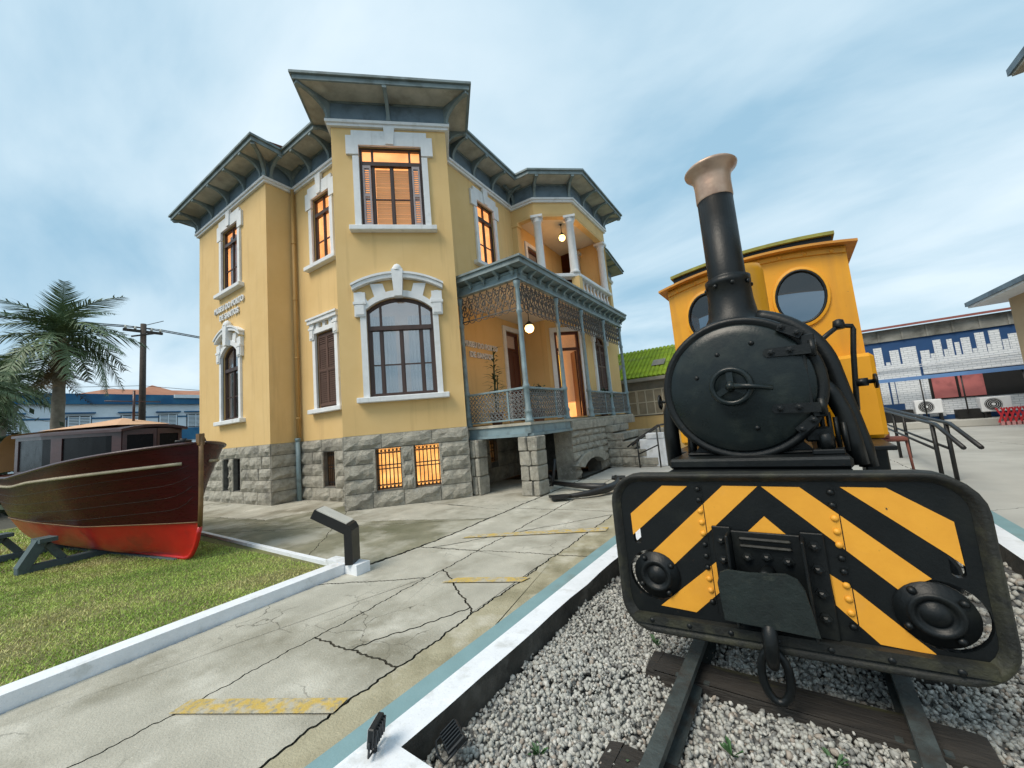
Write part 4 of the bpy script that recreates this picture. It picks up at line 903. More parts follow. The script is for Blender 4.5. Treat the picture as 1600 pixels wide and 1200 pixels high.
def shear(poly): return [(u * (.985 if u > 0 else 1), z + .040 * (u / .785) * (1.135 - z) / .85 + .008 * u / .785) for u, z in poly]
def plate_holes(outer, holes, v0, v1, name, m, par=LC):
    import bmesh
    bm = bmesh.new(); loops = []
    for lp in [outer] + holes:
        vs = [bm.verts.new((x, v0, z)) for x, z in lp]; loops.append(vs)
        for i in range(len(vs)): bm.edges.new((vs[i], vs[(i + 1) % len(vs)]))
    bmesh.ops.triangle_fill(bm, edges=bm.edges[:], use_beauty=True, use_dissolve=False)
    ret = bmesh.ops.extrude_face_region(bm, geom=bm.faces[:]); bmesh.ops.translate(bm, vec=(0, v1 - v0, 0), verts=[g for g in ret['geom'] if isinstance(g, bmesh.types.BMVert)])
    bmesh.ops.recalc_face_normals(bm, faces=bm.faces[:]); me = bpy.data.meshes.new(name); bm.to_mesh(me); bm.free(); me.materials.append(MATS[m])
    return put(name, me, par, TM) if par is LC else put(name, me, par, None, False)
def circ(cx, cz, rx, rz=None, n=24): return [(cx + rx * math.cos(2 * math.pi * k / n), cz + (rz or rx) * math.sin(2 * math.pi * k / n)) for k in range(n)]
BV = 2.40
outer = shear(rrect(-.785, .785, .285, 1.135, .165))
slots = [rrect(s * .665 - .022, s * .665 + .022, .72, .86, .021, 4) for s in (-1, 1)]
beam = plate_holes(outer, [circ(-.590, .548, .142), circ(.592, .558, .142)] + slots, BV, BV + .03, 'buffer_beam', 'loco_black')
# rolled flange round the plate
b = MB(); inn_ = rrect(-.745, .745, .325, 1.10, .13); n = len(outer); fl_ = rrect(-.795, .795, .268, 1.146, .176)
rings = [(inn_, BV - .002), (rrect(-.765, .765, .300, 1.122, .15), BV - .030), (rrect(-.785, .785, .278, 1.140, .17), BV - .042), (fl_, BV - .030), (fl_, BV + .06)]
b.add([(x, v, z) for rg, v in rings for x, z in shear(rg)], [(r * n + i, (r + 1) * n + i, (r + 1) * n + (i + 1) % n, r * n + (i + 1) % n) for r in range(4) for i in range(n)], True)
o = P(b, 'flange', 'loco_weathered', beam); fixn(o.data)
def inpoly(p, poly):
    c = False
    for i in range(len(poly)):
        (x0, z0), (x1, z1) = poly[i], poly[(i + 1) % len(poly)]
        if (z0 > p[1]) != (z1 > p[1]) and p[0] < (x1 - x0) * (p[1] - z0) / (z1 - z0) + x0: c = not c
    return c
ST = [[(-.481, 1.070), (-.341, 1.070), (-.690, .770), (-.690, .897)], [(-.160, 1.076), (.002, 1.076), (-.470, .618), (-.605, .660)],
      [(.013, .925), (-.15, .762), (.15, .785)], [(-.226, .680), (-.240, .512), (-.378, .378), (-.570, .378), (-.436, .496)],
      [(.335, 1.080), (.493, 1.080), (.680, .946), (.685, .772), (.640, .815)], [(.020, 1.076), (.180, 1.076), (.582, .705), (.474, .640)], [(.240, .675), (.246, .535), (.380, .395), (.555, .395), (.325, .614)]]
for poly in ST:
    b = MB(); b.prism(poly, BV - .0035, BV - .0002); o = P(b, 'stripe', 'stripe_yellow', beam); fixn(o.data)
hm = {}
for m in ('stripe_yellow', 'loco_black'):
    b = MB(); b.lathe([(.0155, 0), (.0145, -.006), (.010, -.011), (.001, -.013)], ax='y', n=10); hm[m] = b.mesh('rivet', m); fixn(hm[m])
for u in (-.288, .296):
    for k in range(11):
        z = 1.055 - .0605 * k; m = 'stripe_yellow' if any(inpoly((u, z), s) for s in ST) else 'loco_black'
        put('rivet', hm[m], beam, Matrix.Translation((u, BV - .002, z)), False)
for u in (-.268, .316): b = MB(); b.box(u - .0015 - .001, u + .0015, BV - .0045, BV - .003, .40, 1.08); P(b, 'plate_seam', 'loco_black', beam)
for k in range(7): put('rivet', hm['loco_black'], beam, Matrix.Translation((-.62 + .205 * k, BV - .04, .335 + .05 * (-.62 + .205 * k))), False)
b = MB(); b.bar((-.72, BV - .024, .300), (.71, BV - .024, .384), .044, .046); P(b, 'bottom_angle', 'loco_weathered', beam)
for s, cz in ((-1, .553), (1, .563)):              # dumb buffers
    t = MB(); t.lathe([(.130, BV + .010), (.130, BV - .012), (.092, BV - .014), (.088, BV - .030), (.076, BV - .034), (.064, BV - .026), (.056, BV - .012), (.048, BV - .014), (.036, BV - .030), (.002, BV - .034)], (s * .572, 0, cz), 'y', 28)
    d = P(t, 'buffer', 'loco_black'); fixn(d.data)
    for k in range(4): put('bolt', hm['loco_black'], d, Matrix.Translation((s * .572 + .108 * math.cos(.6 + k * 1.57), BV - .010, cz + .108 * math.sin(.6 + k * 1.57))) @ Matrix.Diagonal((1.1, 1.5, 1.1, 1)), False)
    t = MB(); t.box(s * .572 - .05, s * .572 + .05, BV + .005, BV + .08, cz - .05, cz + .05); P(t, 'buffer_base', 'loco_black', d)
# coupling bracket, cover plate, hook and link
cp = MB()
for s in (-1, 1):
    u0, u1 = (-.240, -.150) if s < 0 else (.150, .242); cp.bbox(u0, u1, BV - .022, BV - .005, .38, .862, .004)
    cp.bbox(*((u1 - .014, u1) if s < 0 else (u0, u0 + .014)), BV - .13, BV - .02, .40, .845, .004)
cp.bbox(-.15, .15, BV - .022, BV - .005, .40, .845, .004)
cpo = P(cp, 'coupling_bracket', 'loco_black')
b = MB()
for z in (.812, .776): b.bbox(-.115, .112, BV - .045, BV - .02, z - .008, z + .008, .007)
P(b, 'rib', 'loco_weathered', cpo)
nut = MB(); nut.lathe([(.026, 0), (.026, -.008), (.017, -.009), (.017, -.024), (.008, -.03)], ax='y', n=6, smooth=False); nme = nut.mesh('bolt', 'loco_black'); fixn(nme)
for u, zs in ((-.197, (.79, .69, .585, .475)), (.20, (.80, .695, .585, .475)), (-.085, (.715,)), (.0, (.725,)), (.088, (.715,))):
    for z in zs: put('bolt', nme, cpo, Matrix.Translation((u, BV - .022, z)), False)
pl = [(-.205, .430), (.180, .430), (.150, .640), (.128, .685), (.085, .705), (.02, .697), (-.06, .688), (-.16, .690), (-.195, .672), (-.212, .62)]
b = MB(); b.prism(pl, -.008, .008); o = b.build('cover_plate', 'plate_green', LC, TM @ Matrix.Translation((-.008, 2.268, .47)) @ Matrix.Rotation(R(7), 4, 'X') @ Matrix.Translation((0, 0, -.47))); fixn(o.data)
b = MB(); b.tube([(.0, BV - .02, .66), (-.01, 2.30, .66), (-.01, 2.27, .66)], .03, 10); P(b, 'drawbar', 'loco_black', cpo)
b = MB(); b.tube([(-.025, BV - .02, .45), (-.025, 2.30, .44), (-.027, 2.265, .40), (-.03, 2.265, .30), (-.032, 2.285, .255), (-.033, 2.32, .25)], [.03, .032, .034, .032, .026, .02], 10); hk = P(b, 'draw_hook', 'loco_black', cpo)
lk_ = [(.056 * math.cos(a), .115 * math.sin(a)) for a in [k * 2 * math.pi / 16 for k in range(16)]]
b = MB(); b.tube([(-.035 + x * 1.05, 2.34, .175 + z * 1.05) for x, z in lk_], .020, 8, closed=True); P(b, 'chain_link', 'loco_black', LC)
b = MB(); b.tube([(-.035 + .03 * 0, 2.335 + x * .6, .335 + z * .62) for x, z in lk_], .016, 8, closed=True); P(b, 'chain_link', 'loco_black', LC)
# footplate, frames, wheels
b = MB(); b.bbox(-.74, .74, 3.7, 6.25, 1.105, 1.137, .006); P(b, 'footplate', 'loco_black')
b = MB(); b.bbox(-.47, .41, BV + .035, 3.7, 1.09, 1.134, .006); P(b, 'front_deck', 'loco_black')
b = MB()
for s in (-1, 1): b.box(s * .36 - .015, s * .36 + .015, BV + .04, 6.1, .42, 1.104)
b.box(-.345, .345, 2.6, 2.64, .45, 1.10); b.box(-.345, .345, 4.0, 4.04, .45, 1.1); b.box(-.345, .345, 6.06, 6.1, .45, 1.1); P(b, 'main_frame', 'loco_black')
wl = MB(); wl.lathe([(.10, -.05), (.33, -.045), (.335, .05), (.36, .052), (.385, .045), (.385, .06), (.10, .065)], ax='x', n=28); wme = wl.mesh('wheel', 'loco_black'); fixn(wme)
ax_ = MB(); ax_.tube([(-.48, 0, 0), (.48, 0, 0)], .05, 10); axm = ax_.mesh('axle', 'loco_black')
for v in (3.55, 4.75):
    put('axle', axm, LC, TM @ Matrix.Translation((0, v, .362)))
    put('wheel', wme, LC, TM @ Matrix.Translation((.435, v, .364)) @ Matrix.Rotation(math.pi, 4, 'Z')); put('wheel', wme, LC, TM @ Matrix.Translation((-.45, v, .364)))
for s in (-1, 1):
    b = MB(); b.lathe([(.15, 2.70), (.165, 2.71), (.165, 3.25), (.15, 3.26)], (s * .575, 0, .62), 'y', 20); P(b, 'cylinder', 'loco_black')
    b = MB(); b.bar((s * .575, 3.26, .62), (s * .575, 4.75, .42), .04, .06); P(b, 'connecting_rod', 'loco_weathered')
# smokebox
SX, SZ, SR = -.055, 1.612, .445
b = MB(); b.bbox(-.478, .418, 2.60, 3.42, 1.137, 1.197, .014); b.bbox(-.40, .34, 2.78, 3.40, 1.197, 1.215, .01); P(b, 'saddle_plate', 'loco_black')
b = MB(); sp = [(-.36, 1.215), (.27, 1.215), (.20, 1.30), (.16, 1.36), (-.26, 1.36), (-.30, 1.30)]; b.prism(sp, 2.84, 3.38); o = P(b, 'saddle', 'loco_black'); fixn(o.data)
b = MB(); b.lathe([(.30, 2.775), (.395, 2.775), (.415, 2.760), (SR - .012, 2.762), (SR, 2.778), (SR, 2.86), (SR - .012, 2.872), (SR - .012, 3.44), (SR - .03, 3.46)], (SX, 0, SZ), 'y', 56); sb = P(b, 'smokebox', 'loco_black'); fixn(sb.data)
b = MB(); b.lathe([(.392, 2.776), (.392, 2.757), (.384, 2.750), (.33, 2.741), (.22, 2.728), (.10, 2.720), (.002, 2.718)], (SX, 0, SZ), 'y', 56); dr = P(b, 'smokebox_door', 'loco_door'); fixn(dr.data)
hw = MB(); hc = (SX - .022, 2.655, SZ + .008)
hw.tube([(hc[0] + .102 * math.cos(a), hc[1], hc[2] + .102 * math.sin(a)) for a in [k * 2 * math.pi / 28 for k in range(28)]], .0185, 8, closed=True)
for a in (90, 210, 330): hw.bar((hc[0], hc[1] - .004, hc[2]), (hc[0] + .095 * math.cos(R(a)), hc[1], hc[2] + .095 * math.sin(R(a))), .034, .014, (0, 1, 0))
hw.lathe([(.03, 2.735), (.03, 2.635), (.022, 2.625), (.022, 2.605), (.002, 2.60)], (hc[0], 0, hc[2]), 'y', 14)
hw.tube([(hc[0], 2.622, hc[2]), (hc[0] + .10, 2.618, hc[2] - .012), (hc[0] + .21, 2.615, hc[2] - .036)], [.018, .016, .014], 8); o = P(hw, 'door_handwheel', 'loco_door'); fixn(o.data)
for z in (1.792, 1.463):
    b = MB(); b.prism([(.105, z + .004), (.118, z + .027), (.33, z + .020), (.33, z - .036), (.118, z - .024), (.105, z - .006)], 2.722, 2.752); b.lathe([(.020, z - .05), (.020, z + .04)], (.338, 2.742, 0), 'z', 10)
    hg = P(b, 'door_hinge', 'loco_black'); fixn(hg.data)
    for u in (.145, .235): put('bolt', nme, hg, Matrix.Translation((u, 2.724, z)) @ Matrix.Diagonal((.8, .8, .8, 1)), False)
b = MB(); b.bbox(.285, .305, 2.745, 2.765, 1.48, 1.78, .004); b.bbox(.29, .36, 2.735, 2.80, 1.40, 1.45, .006); b.bbox(.29, .355, 2.735, 2.80, 1.80, 1.87, .006); P(b, 'hinge_post', 'loco_black')
for a0, a1 in (((.20, 1.940), (.30, 1.870)), ((.30, 1.395), (.215, 1.325))):
    b = MB(); b.bar((a0[0], 2.742, a0[1]), (a1[0], 2.738, a1[1]), .05, .03, (0, 1, 0)); o = P(b, 'door_latch', 'loco_black')
    for f in (.12, .8): put('bolt', nme, o, Matrix.Translation((a0[0] + (a1[0] - a0[0]) * f, 2.726, a0[1] + (a1[1] - a0[1]) * f)) @ Matrix.Diagonal((.8, .8, .8, 1)), False)
for u, z in ((-.135, 1.83), (.055, 1.87), (-.27, 1.70), (.02, 1.36)): put('rivet', hm['loco_black'], dr, Matrix.Translation((u, 2.733, z)), False)
for k in range(16):
    a = R(-70 + k * 11); put('rivet', hm['loco_black'], sb, Matrix.Translation((SX + SR * math.cos(a), 2.92, SZ + SR * math.sin(a))) @ Matrix.Rotation(a - math.pi / 2, 4, 'Y').inverted() @ Matrix.Rotation(R(-90), 4, 'X'), False)
# boiler, domes, pipes
b = MB(); b.lathe([(.40, 3.44), (.40, 4.52)], (SX * .5, 0, SZ + .01), 'y', 40); P(b, 'boiler', 'loco_black')
b = MB(); b.lathe([(.20, 1.95), (.165, 2.04), (.155, 2.10), (.155, 2.58), (.14, 2.635), (.05, 2.66), (.002, 2.662)], (.0, 3.72, 0), 'z', 28); P(b, 'steam_dome', 'loco_yellow')
b = MB(); b.lathe([(.24, 1.90), (.22, 2.0), (.215, 2.20), (.19, 2.28), (.10, 2.33), (.002, 2.34)], (.04, 4.18, 0), 'z', 28); P(b, 'sand_dome', 'loco_yellow')
def arcp(r, a0, a1, v0, v1, n=10): return [(SX + r * math.cos(R(a0 + (a1 - a0) * k / n)), v0 + (v1 - v0) * k / n, SZ + r * math.sin(R(a0 + (a1 - a0) * k / n))) for k in range(n + 1)]
b = MB(); b.tube(arcp(.485, 72, 10, 3.0, 2.96, 12) + [(.452, 2.96, 1.50), (.475, 2.96, 1.36), (.50, 2.96, 1.2), (.505, 2.96, 1.10)], .044, 12); P(b, 'steam_pipe', 'loco_black')
b = MB(); b.tube([(.36, 2.90, 1.58), (.40, 2.90, 1.52), (.435, 2.90, 1.40), (.452, 2.90, 1.25), (.462, 2.90, 1.12)], .045, 12); P(b, 'steam_pipe', 'loco_black')
b = MB(); b.tube([(-.46, 2.92, 1.62), (-.505, 2.92, 1.50), (-.52, 2.92, 1.35), (-.52, 2.92, 1.12)], .05, 12); P(b, 'steam_pipe', 'loco_black')
b = MB(); b.tube([(-.40, 3.0, 1.35), (-.42, 3.0, 1.12)], .03, 10); P(b, 'steam_pipe', 'loco_black')
b = MB()
for k in range(5): b.lathe([(.012, 1.20), (.012, 1.48 - .03 * k)], (.30 + .03 * k, 2.84 + .03 * (k % 2), 0), 'z', 8)
b.bbox(.24, .37, 2.80, 2.90, 1.26, 1.34, .01); b.bbox(.26, .40, 2.70, 2.82, 1.197, 1.225, .006); b.lathe([(.03, 1.22), (.03, 1.30), (.02, 1.31)], (.33, 2.74, 0), 'z', 10); P(b, 'injector_fittings', 'loco_black')
b = MB(); b.tube([(.40, 3.35, 1.88), (.47, 3.42, 1.94), (.53, 3.45, 1.985), (.60, 3.5, 1.975), (.605, 3.5, 1.95), (.585, 3.5, 1.80), (.565, 3.5, 1.58), (.55, 3.5, 1.40)], .016, 8); b.lathe([(.03, 1.96), (.035, 1.98), (.03, 2.02), (.01, 2.03)], (.53, 3.45, 0), 'z', 12); b.tube([(.56, 3.5, 1.585), (.66, 3.5, 1.585)], .014, 8); b.lathe([(.028, .57), (.028, .63)], (0, 3.5, 1.585), 'x', 10); b.lathe([(.05, .66), (.05, .675)], (0, 3.5, 1.585), 'x', 14); P(b, 'valve_rod', 'loco_black')
b = MB(); b.tube([(-.55, 3.1, 1.58), (-.62, 3.1, 1.58)], .012, 8); b.tube([(-.62 , 3.1 + .03 * math.cos(a), 1.58 + .05 * math.sin(a)) for a in [k * .7854 for k in range(8)]], .010, 6, closed=True); P(b, 'valve_wheel', 'loco_black')
# chimney
CX, CV = -.05, 3.08
b = MB(); b.lathe([(.235, 2.01), (.19, 2.06), (.152, 2.13), (.140, 2.22), (.136, 2.34), (.142, 2.345), (.142, 2.39), (.118, 2.395), (.117, 2.41), (.115, 3.0)], (CX, CV, 0), 'z', 36); ch = P(b, 'chimney', 'loco_black')
for k in range(8):
    a = k * math.pi / 4 + .3; put('rivet', hm['loco_black'], ch, Matrix.Translation((CX + .141 * math.cos(a), CV + .141 * math.sin(a), 2.33)) @ Matrix.Rotation(a + math.pi / 2, 4, 'Z'), False)
b = MB(); b.lathe([(.116, 2.985), (.120, 2.995), (.119, 3.09), (.121, 3.135), (.128, 3.165), (.147, 3.192), (.170, 3.213), (.174, 3.226), (.163, 3.238), (.145, 3.242), (.10, 3.235), (.10, 3.05)], (CX, CV, 0), 'z', 40, cap=False); P(b, 'chimney_cap', 'copper')
# cab
CB = 4.50; HW = .765
top = [(HW * (1 - 2 * k / 16), 2.835 + .10 * (1 - (1 - 2 * k / 16) ** 2)) for k in range(17)]
oval = [circ(s * .392, 2.462, .195, .258, 32) for s in (-1, 1)]
cf = plate_holes([(-HW, 1.14), (HW, 1.14)] + top, oval, CB, CB + .02, 'cab_front', 'loco_yellow')
for s, ov in zip((-1, 1), oval):
    b = MB(); N_ = 32
    for (r0, v0), (r1, v1), sm in (((1.13, CB), (1.11, CB - .022), 0), ((1.11, CB - .022), (1.01, CB - .026), 0), ((1.01, CB - .026), (.99, CB + .01), 0)):
        A = [(s * .392 + .195 * r0 * math.cos(2 * math.pi * k / N_), v0, 2.462 + .258 * r0 * math.sin(2 * math.pi * k / N_)) for k in range(N_)]; Cc_ = [(s * .392 + .195 * r1 * math.cos(2 * math.pi * k / N_), v1, 2.462 + .258 * r1 * math.sin(2 * math.pi * k / N_)) for k in range(N_)]
        b.add(A + Cc_, [(k, (k + 1) % N_, (k + 1) % N_ + N_, k + N_) for k in range(N_)], True)
    o = P(b, 'window_ring', 'loco_yellow', cf); fixn(o.data)
    b = MB(); b.tube([(s * .392 + .188 * math.cos(2 * math.pi * k / N_), CB - .012, 2.462 + .251 * math.sin(2 * math.pi * k / N_)) for k in range(N_)], .014, 6, closed=True); P(b, 'window_seal', 'loco_black', cf)
    b = MB(); b.prism(circ(s * .392, 2.462, .192, .255, 32), CB + .004, CB + .009); o = P(b, 'window_glass', 'cab_pane', cf); fixn(o.data)
b = MB()
for s in (-1, 1):
    x0, x1 = sorted((s * HW, s * (HW - .02)))
    b.box(x0, x1, CB + .021, 5.05, 1.14, 2.83); b.box(x0, x1, 5.65, 6.1, 1.14, 2.83); b.box(x0, x1, 5.05, 5.65, 2.62, 2.83); b.box(x0, x1, 5.05, 5.65, 1.14, 1.85)
b.box(-HW + .02, HW - .02, 6.08, 6.1, 1.14, 2.10); P(b, 'cab_side', 'loco_yellow')
b = MB(); rp_ = [((HW + .075) * (1 - 2 * k / 16), 2.845 + .105 * (1 - (1 - 2 * k / 16) ** 2)) for k in range(17)]; b.prism(rp_ + [(x, z - .022) for x, z in rp_[::-1]], CB - .10, 6.25); o = P(b, 'cab_roof', 'roof_orange'); fixn(o.data)
mat('cab_grey', (.22, .23, .23), (.18, .19, .19), 3, .7)
b = MB(); b.prism([(x * .9, z - .03) for x, z in rp_] + [(x * .9, z - .045) for x, z in rp_[::-1]], CB + .03, 6.05); o = P(b, 'cab_ceiling', 'cab_grey'); fixn(o.data)
b = MB(); rp2 = [(.70 * (1 - 2 * k / 12), 2.962 + .055 * (1 - (1 - 2 * k / 12) ** 2)) for k in range(13)]; b.prism([(x * .97, z - .02) for x, z in rp2] + [(x * .97, z - .075) for x, z in rp2[::-1]], CB - .05, 5.98); o = P(b, 'vent_gap_dark', 'loco_black'); fixn(o.data)  # black filler stands for the shaded gap under the vent
b = MB(); b.prism([(x, z + .012) for x, z in rp2] + [(x, z - .018) for x, z in rp2[::-1]], CB - .085, 6.0); o = P(b, 'roof_vent', ('roof_moss')); fixn(o.data)
b = MB()
rb = [(HW * (1 - 2 * k / 16) * .995, 2.80 + .10 * (1 - (1 - 2 * k / 16) ** 2)) for k in range(17)]; b.prism([(x, z + .012) for x, z in rb] + [(x, z - .028) for x, z in rb[::-1]], CB - .018, CB - .001); o = P(b, 'roof_angle', 'loco_yellow', cf); fixn(o.data)
for k in range(1, 16, 2): put('rivet', hm['stripe_yellow'], cf, Matrix.Translation((rb[k][0], CB - .018, rb[k][1] - .008)), False)
for s in (-1, 1):
    u0, u1 = sorted((s * .44, s * .790)); b = MB(); b.bbox(u0, u1, 4.30, 6.05, 1.14, 1.845, .03); P(b, 'side_tank', 'loco_yellow')
b = MB(); b.bbox(.745, .98, 4.86, 5.02, 1.055, 1.095, .012); b.tube([(.97, 4.9, 1.06), (.985, 4.9, .72)], .010, 6); b.tube([(.78, 4.9, 1.06), (.79, 4.9, .66)], .012, 6); b.tube([(.72, 4.85, 1.13), (.86, 4.85, 1.12)], .028, 10); P(b, 'cab_step', 'rust_red')
b = MB(); b.bbox(.64, .80, 4.6, 4.9, .62, 1.10, .01); P(b, 'step_bracket', 'loco_black')
# ------------------------------------------------------------------ boat on its cradle (bow frame: s aft, t to the near side, z up)
BPH = R(9)
BTM = Matrix(((-math.cos(BPH), math.sin(BPH), 0, -6.75), (-math.sin(BPH), -math.cos(BPH), 0, 2.2), (0, 0, 1, 0), (0, 0, 0, 1)))
BT = thing('wooden_boat', 'dark maroon wooden motor launch with red bottom propped up on the lawn', 'boat', tuple(BTM @ Vector((2.2, 0, 0))))
mat('hull_maroon', (.055, .0045, .0060), (.036, .0035, .0045), 5, .30, .02, 30, spec=.2, stretch=(1, 1, 6), stain=(.030, .006, .007), sscale=1.5, slo=.5, shi=.75)
mat('hull_red', (.58, .010, .008), (.48, .009, .008), 4, .35, .05, 40, coat=.3, stain=(.20, .02, .015), sscale=2.5, slo=.58, shi=.85)
mat('cabin_wood', (.062, .020, .018), (.042, .014, .013), 6, .4, .08, 30, stretch=(1, 1, 5), coat=.3)
mat('strake_pale', (.42, .37, .27), (.30, .26, .18), 6, .6); mat('stem_wood', (.22, .12, .045), (.14, .075, .03), 7, .5)
mat('canvas_peach', (.62, .38, .23), (.54, .32, .19), 2, .85, .15, 20)
LB = 4.55
def hb(s):                                                     # half beam at the sheer
    t = min(1, s / 1.9); v = .93 * (1 - (1 - t) ** 2.5) ** .72
    return v if s < 2.6 else v * (1 - .12 * ((s - 2.6) / (LB - 2.6)) ** 2)
def sheer(s): return 1.655 - .27 * min(1, s / 3.2) + .05 * max(0, (s - 3.2) / 1.3) ** 2
def keel(s): return .06 + .06 * s / LB + .44 * max(0, 1 - s / .40) ** 3
def hull_pt(s, f):                                             # f 0 keel .. 1 sheer
    s_ = s; zk, zs = keel(s), sheer(s); z = zk + (zs - zk) * f; full = min(1, s / 1.7)
    sec = (f ** (.95 - .50 * full)) if f > 0 else 0
    lowcut = 1 - (1 - full) * .45 * (1 - f)
    return hb(s) * sec * lowcut, z
NS, NF = 26, 16; ss_ = [LB * (k / NS) ** 1.25 for k in range(NS + 1)]
NF = 14
def wl(s): return min(.9, (.555 + .03 * s - keel(s)) / (sheer(s) - keel(s)))        # waterline as a fraction of the side
def hull_band(name, lo, hi, m, par=BT):
    b = MB()
    fr_ = lambda s, j: lo(s) + (hi(s) - lo(s)) * j / NF
    for sg in (1, -1):
        vs = [(s, sg * max(hull_pt(s, fr_(s, j))[0], .012), hull_pt(s, fr_(s, j))[1]) for s in ss_ for j in range(NF + 1)]
        q = [(i * (NF + 1) + j, (i + 1) * (NF + 1) + j, (i + 1) * (NF + 1) + j + 1, i * (NF + 1) + j + 1) for i in range(NS) for j in range(NF)]
        b.add(vs, q if sg < 0 else [f[::-1] for f in q], True)
    n = NF + 1; tv = [(LB, hull_pt(LB, fr_(LB, j))[0] * sg, hull_pt(LB, fr_(LB, j))[1]) for sg in (1, -1) for j in range(n)]
    b.add(tv, [tuple(list(range(n)) + list(range(2 * n - 1, n - 1, -1)))])
    o = b.build(name, m, par, BTM); return o
hull = hull_band('hull', wl, lambda s: 1.0, 'hull_maroon'); hull_band('hull_bottom', lambda s: 0.0, wl, 'hull_red')
def along(name, f, r, m, par, s0=.02, s1=LB, out=.012, n=40, dz=0, flat=1.0):
    b = MB()
    for sg in (1, -1):
        pts = []
        for k in range(n + 1): s = s0 + (s1 - s0) * (k / n) ** 1.2; t, z = hull_pt(s, f(s) if callable(f) else f); pts.append((s, sg * (t + out), z + dz))
        b.tube(pts, r, 6)
    return b.build(name, m, par, None, False)
for k_ in range(4): along('plank_seam', .44 + .11 * k_, .0022, 'black_iron', hull, .06, LB, .0005, 30)
along('gunwale', 1.0, .022, 'cabin_wood', hull); along('rubbing_strake', lambda s: (sheer(s) - .27 + .05 * min(s, 2.6) - keel(s)) / (sheer(s) - keel(s)), .022, 'strake_pale', hull, .10)
along('waterline', wl, .008, 'stem_wood', hull)
b = MB(); b.tube([(-.02, 0, 1.74), (-.025, 0, 1.3), (-.02, 0, .8), (.0, 0, .50)], .030, 8); b.box(-.045, .035, -.035, .035, 1.62, 1.78); b.build('stem', 'stem_wood', BT, BTM)
b = MB(); b.tube([(s, 0, keel(s) - .01) for s in (0, .03, .07, .12, .18, .25, .35, .5, 1, 2, 3, LB)], .03, 8); b.build('keel', 'hull_red', BT, BTM)
b = MB(); N_ = 24; S_ = [LB * k / N_ for k in range(N_ + 1)]
b.add([(s, t * hb(s) * .985, sheer(s) - .03 + .05 * (1 - t * t)) for s in S_ for t in (-1, -.5, 0, .5, 1)], [(i * 5 + j, i * 5 + j + 1, (i + 1) * 5 + j + 1, (i + 1) * 5 + j) for i in range(N_) for j in range(4)]); b.build('deck', 'cabin_wood', BT, BTM)
# cabin: side walls follow the hull, window openings filled with opaque black for the unlit inside
def cw(s): return .36 + .35 * min(1, (s - 1.25) / 1.5) ** .8 if s > 1.25 else .36
C0, C1 = 1.25, 3.8
def czt(s): return 1.955 + .09 * (s - C0) / (C1 - C0)
def cabin_wall(pts, wins, name):
    """pts: polyline (s,t); wins: list of (d0,d1) along it; wall from deck to roof with openings"""
    d = [0]
    for p, q in zip(pts, pts[1:]): d.append(d[-1] + math.dist(p, q))
    def at(x):
        for i in range(len(d) - 1):
            if x <= d[i + 1] + 1e-6: f = (x - d[i]) / (d[i + 1] - d[i]); return (pts[i][0] + (pts[i + 1][0] - pts[i][0]) * f, pts[i][1] + (pts[i + 1][1] - pts[i][1]) * f)
    xs = sorted({*d, *[w_[0] for w_ in wins], *[w_[1] for w_ in wins]}); b = MB(); gl = []
    for x0, x1 in zip(xs, xs[1:]):
        a, c = at(x0), at(x1); win = any(w_[0] <= (x0 + x1) / 2 <= w_[1] for w_ in wins); za0, za1 = sheer(a[0]) - .05, sheer(c[0]) - .05; zt0, zt1 = czt(a[0]), czt(c[0]); lo0, lo1 = za0 + .12, za1 + .12; hi0, hi1 = zt0 - .085, zt1 - .085
        if not win: b.add([(*a, za0), (*c, za1), (*c, zt1), (*a, zt0)], [(0, 1, 2, 3)])
        else:
            b.add([(*a, za0), (*c, za1), (*c, lo1), (*a, lo0)], [(0, 1, 2, 3)]); b.add([(*a, hi0), (*c, hi1), (*c, zt1), (*a, zt0)], [(0, 1, 2, 3)]); gl.append(((*a, lo0), (*c, lo1), (*c, hi1), (*a, hi0)))
    w_o = b.build(name, 'cabin_wood', BT, BTM); md = w_o.modifiers.new('t', 'SOLIDIFY'); md.thickness = .03; md.offset = 0
    for g_ in gl:
        q = MB(); q.add(g_, [(0, 1, 2, 3)]); o = q.build('cabin_window', 'cabin_dark', w_o, world=False)
for sg in (1, -1):
    pts = [(s, sg * cw(s)) for s in [C0 + (C1 - C0) * k / 10 for k in range(11)]]
    L_ = sum(math.dist(p, q) for p, q in zip(pts, pts[1:])); cabin_wall(pts, [(.06 * L_, .43 * L_), (.52 * L_, .95 * L_)], 'cabin_side')
cabin_wall([(C0, -.36), (C0 - .10, 0), (C0, .36)], [(.05, .34), (.41, .70)], 'cabin_front')
cabin_wall([(C1, -cw(C1)), (C1, cw(C1))], [], 'cabin_back')
b = MB(); Sx = [C0 - .10 + (C1 - C0 + .14) * k / 12 for k in range(13)]; tt = [-1, -.7, -.35, 0, .35, .7, 1]
def rw(s): return cw(max(C0, min(C1, s))) + .05
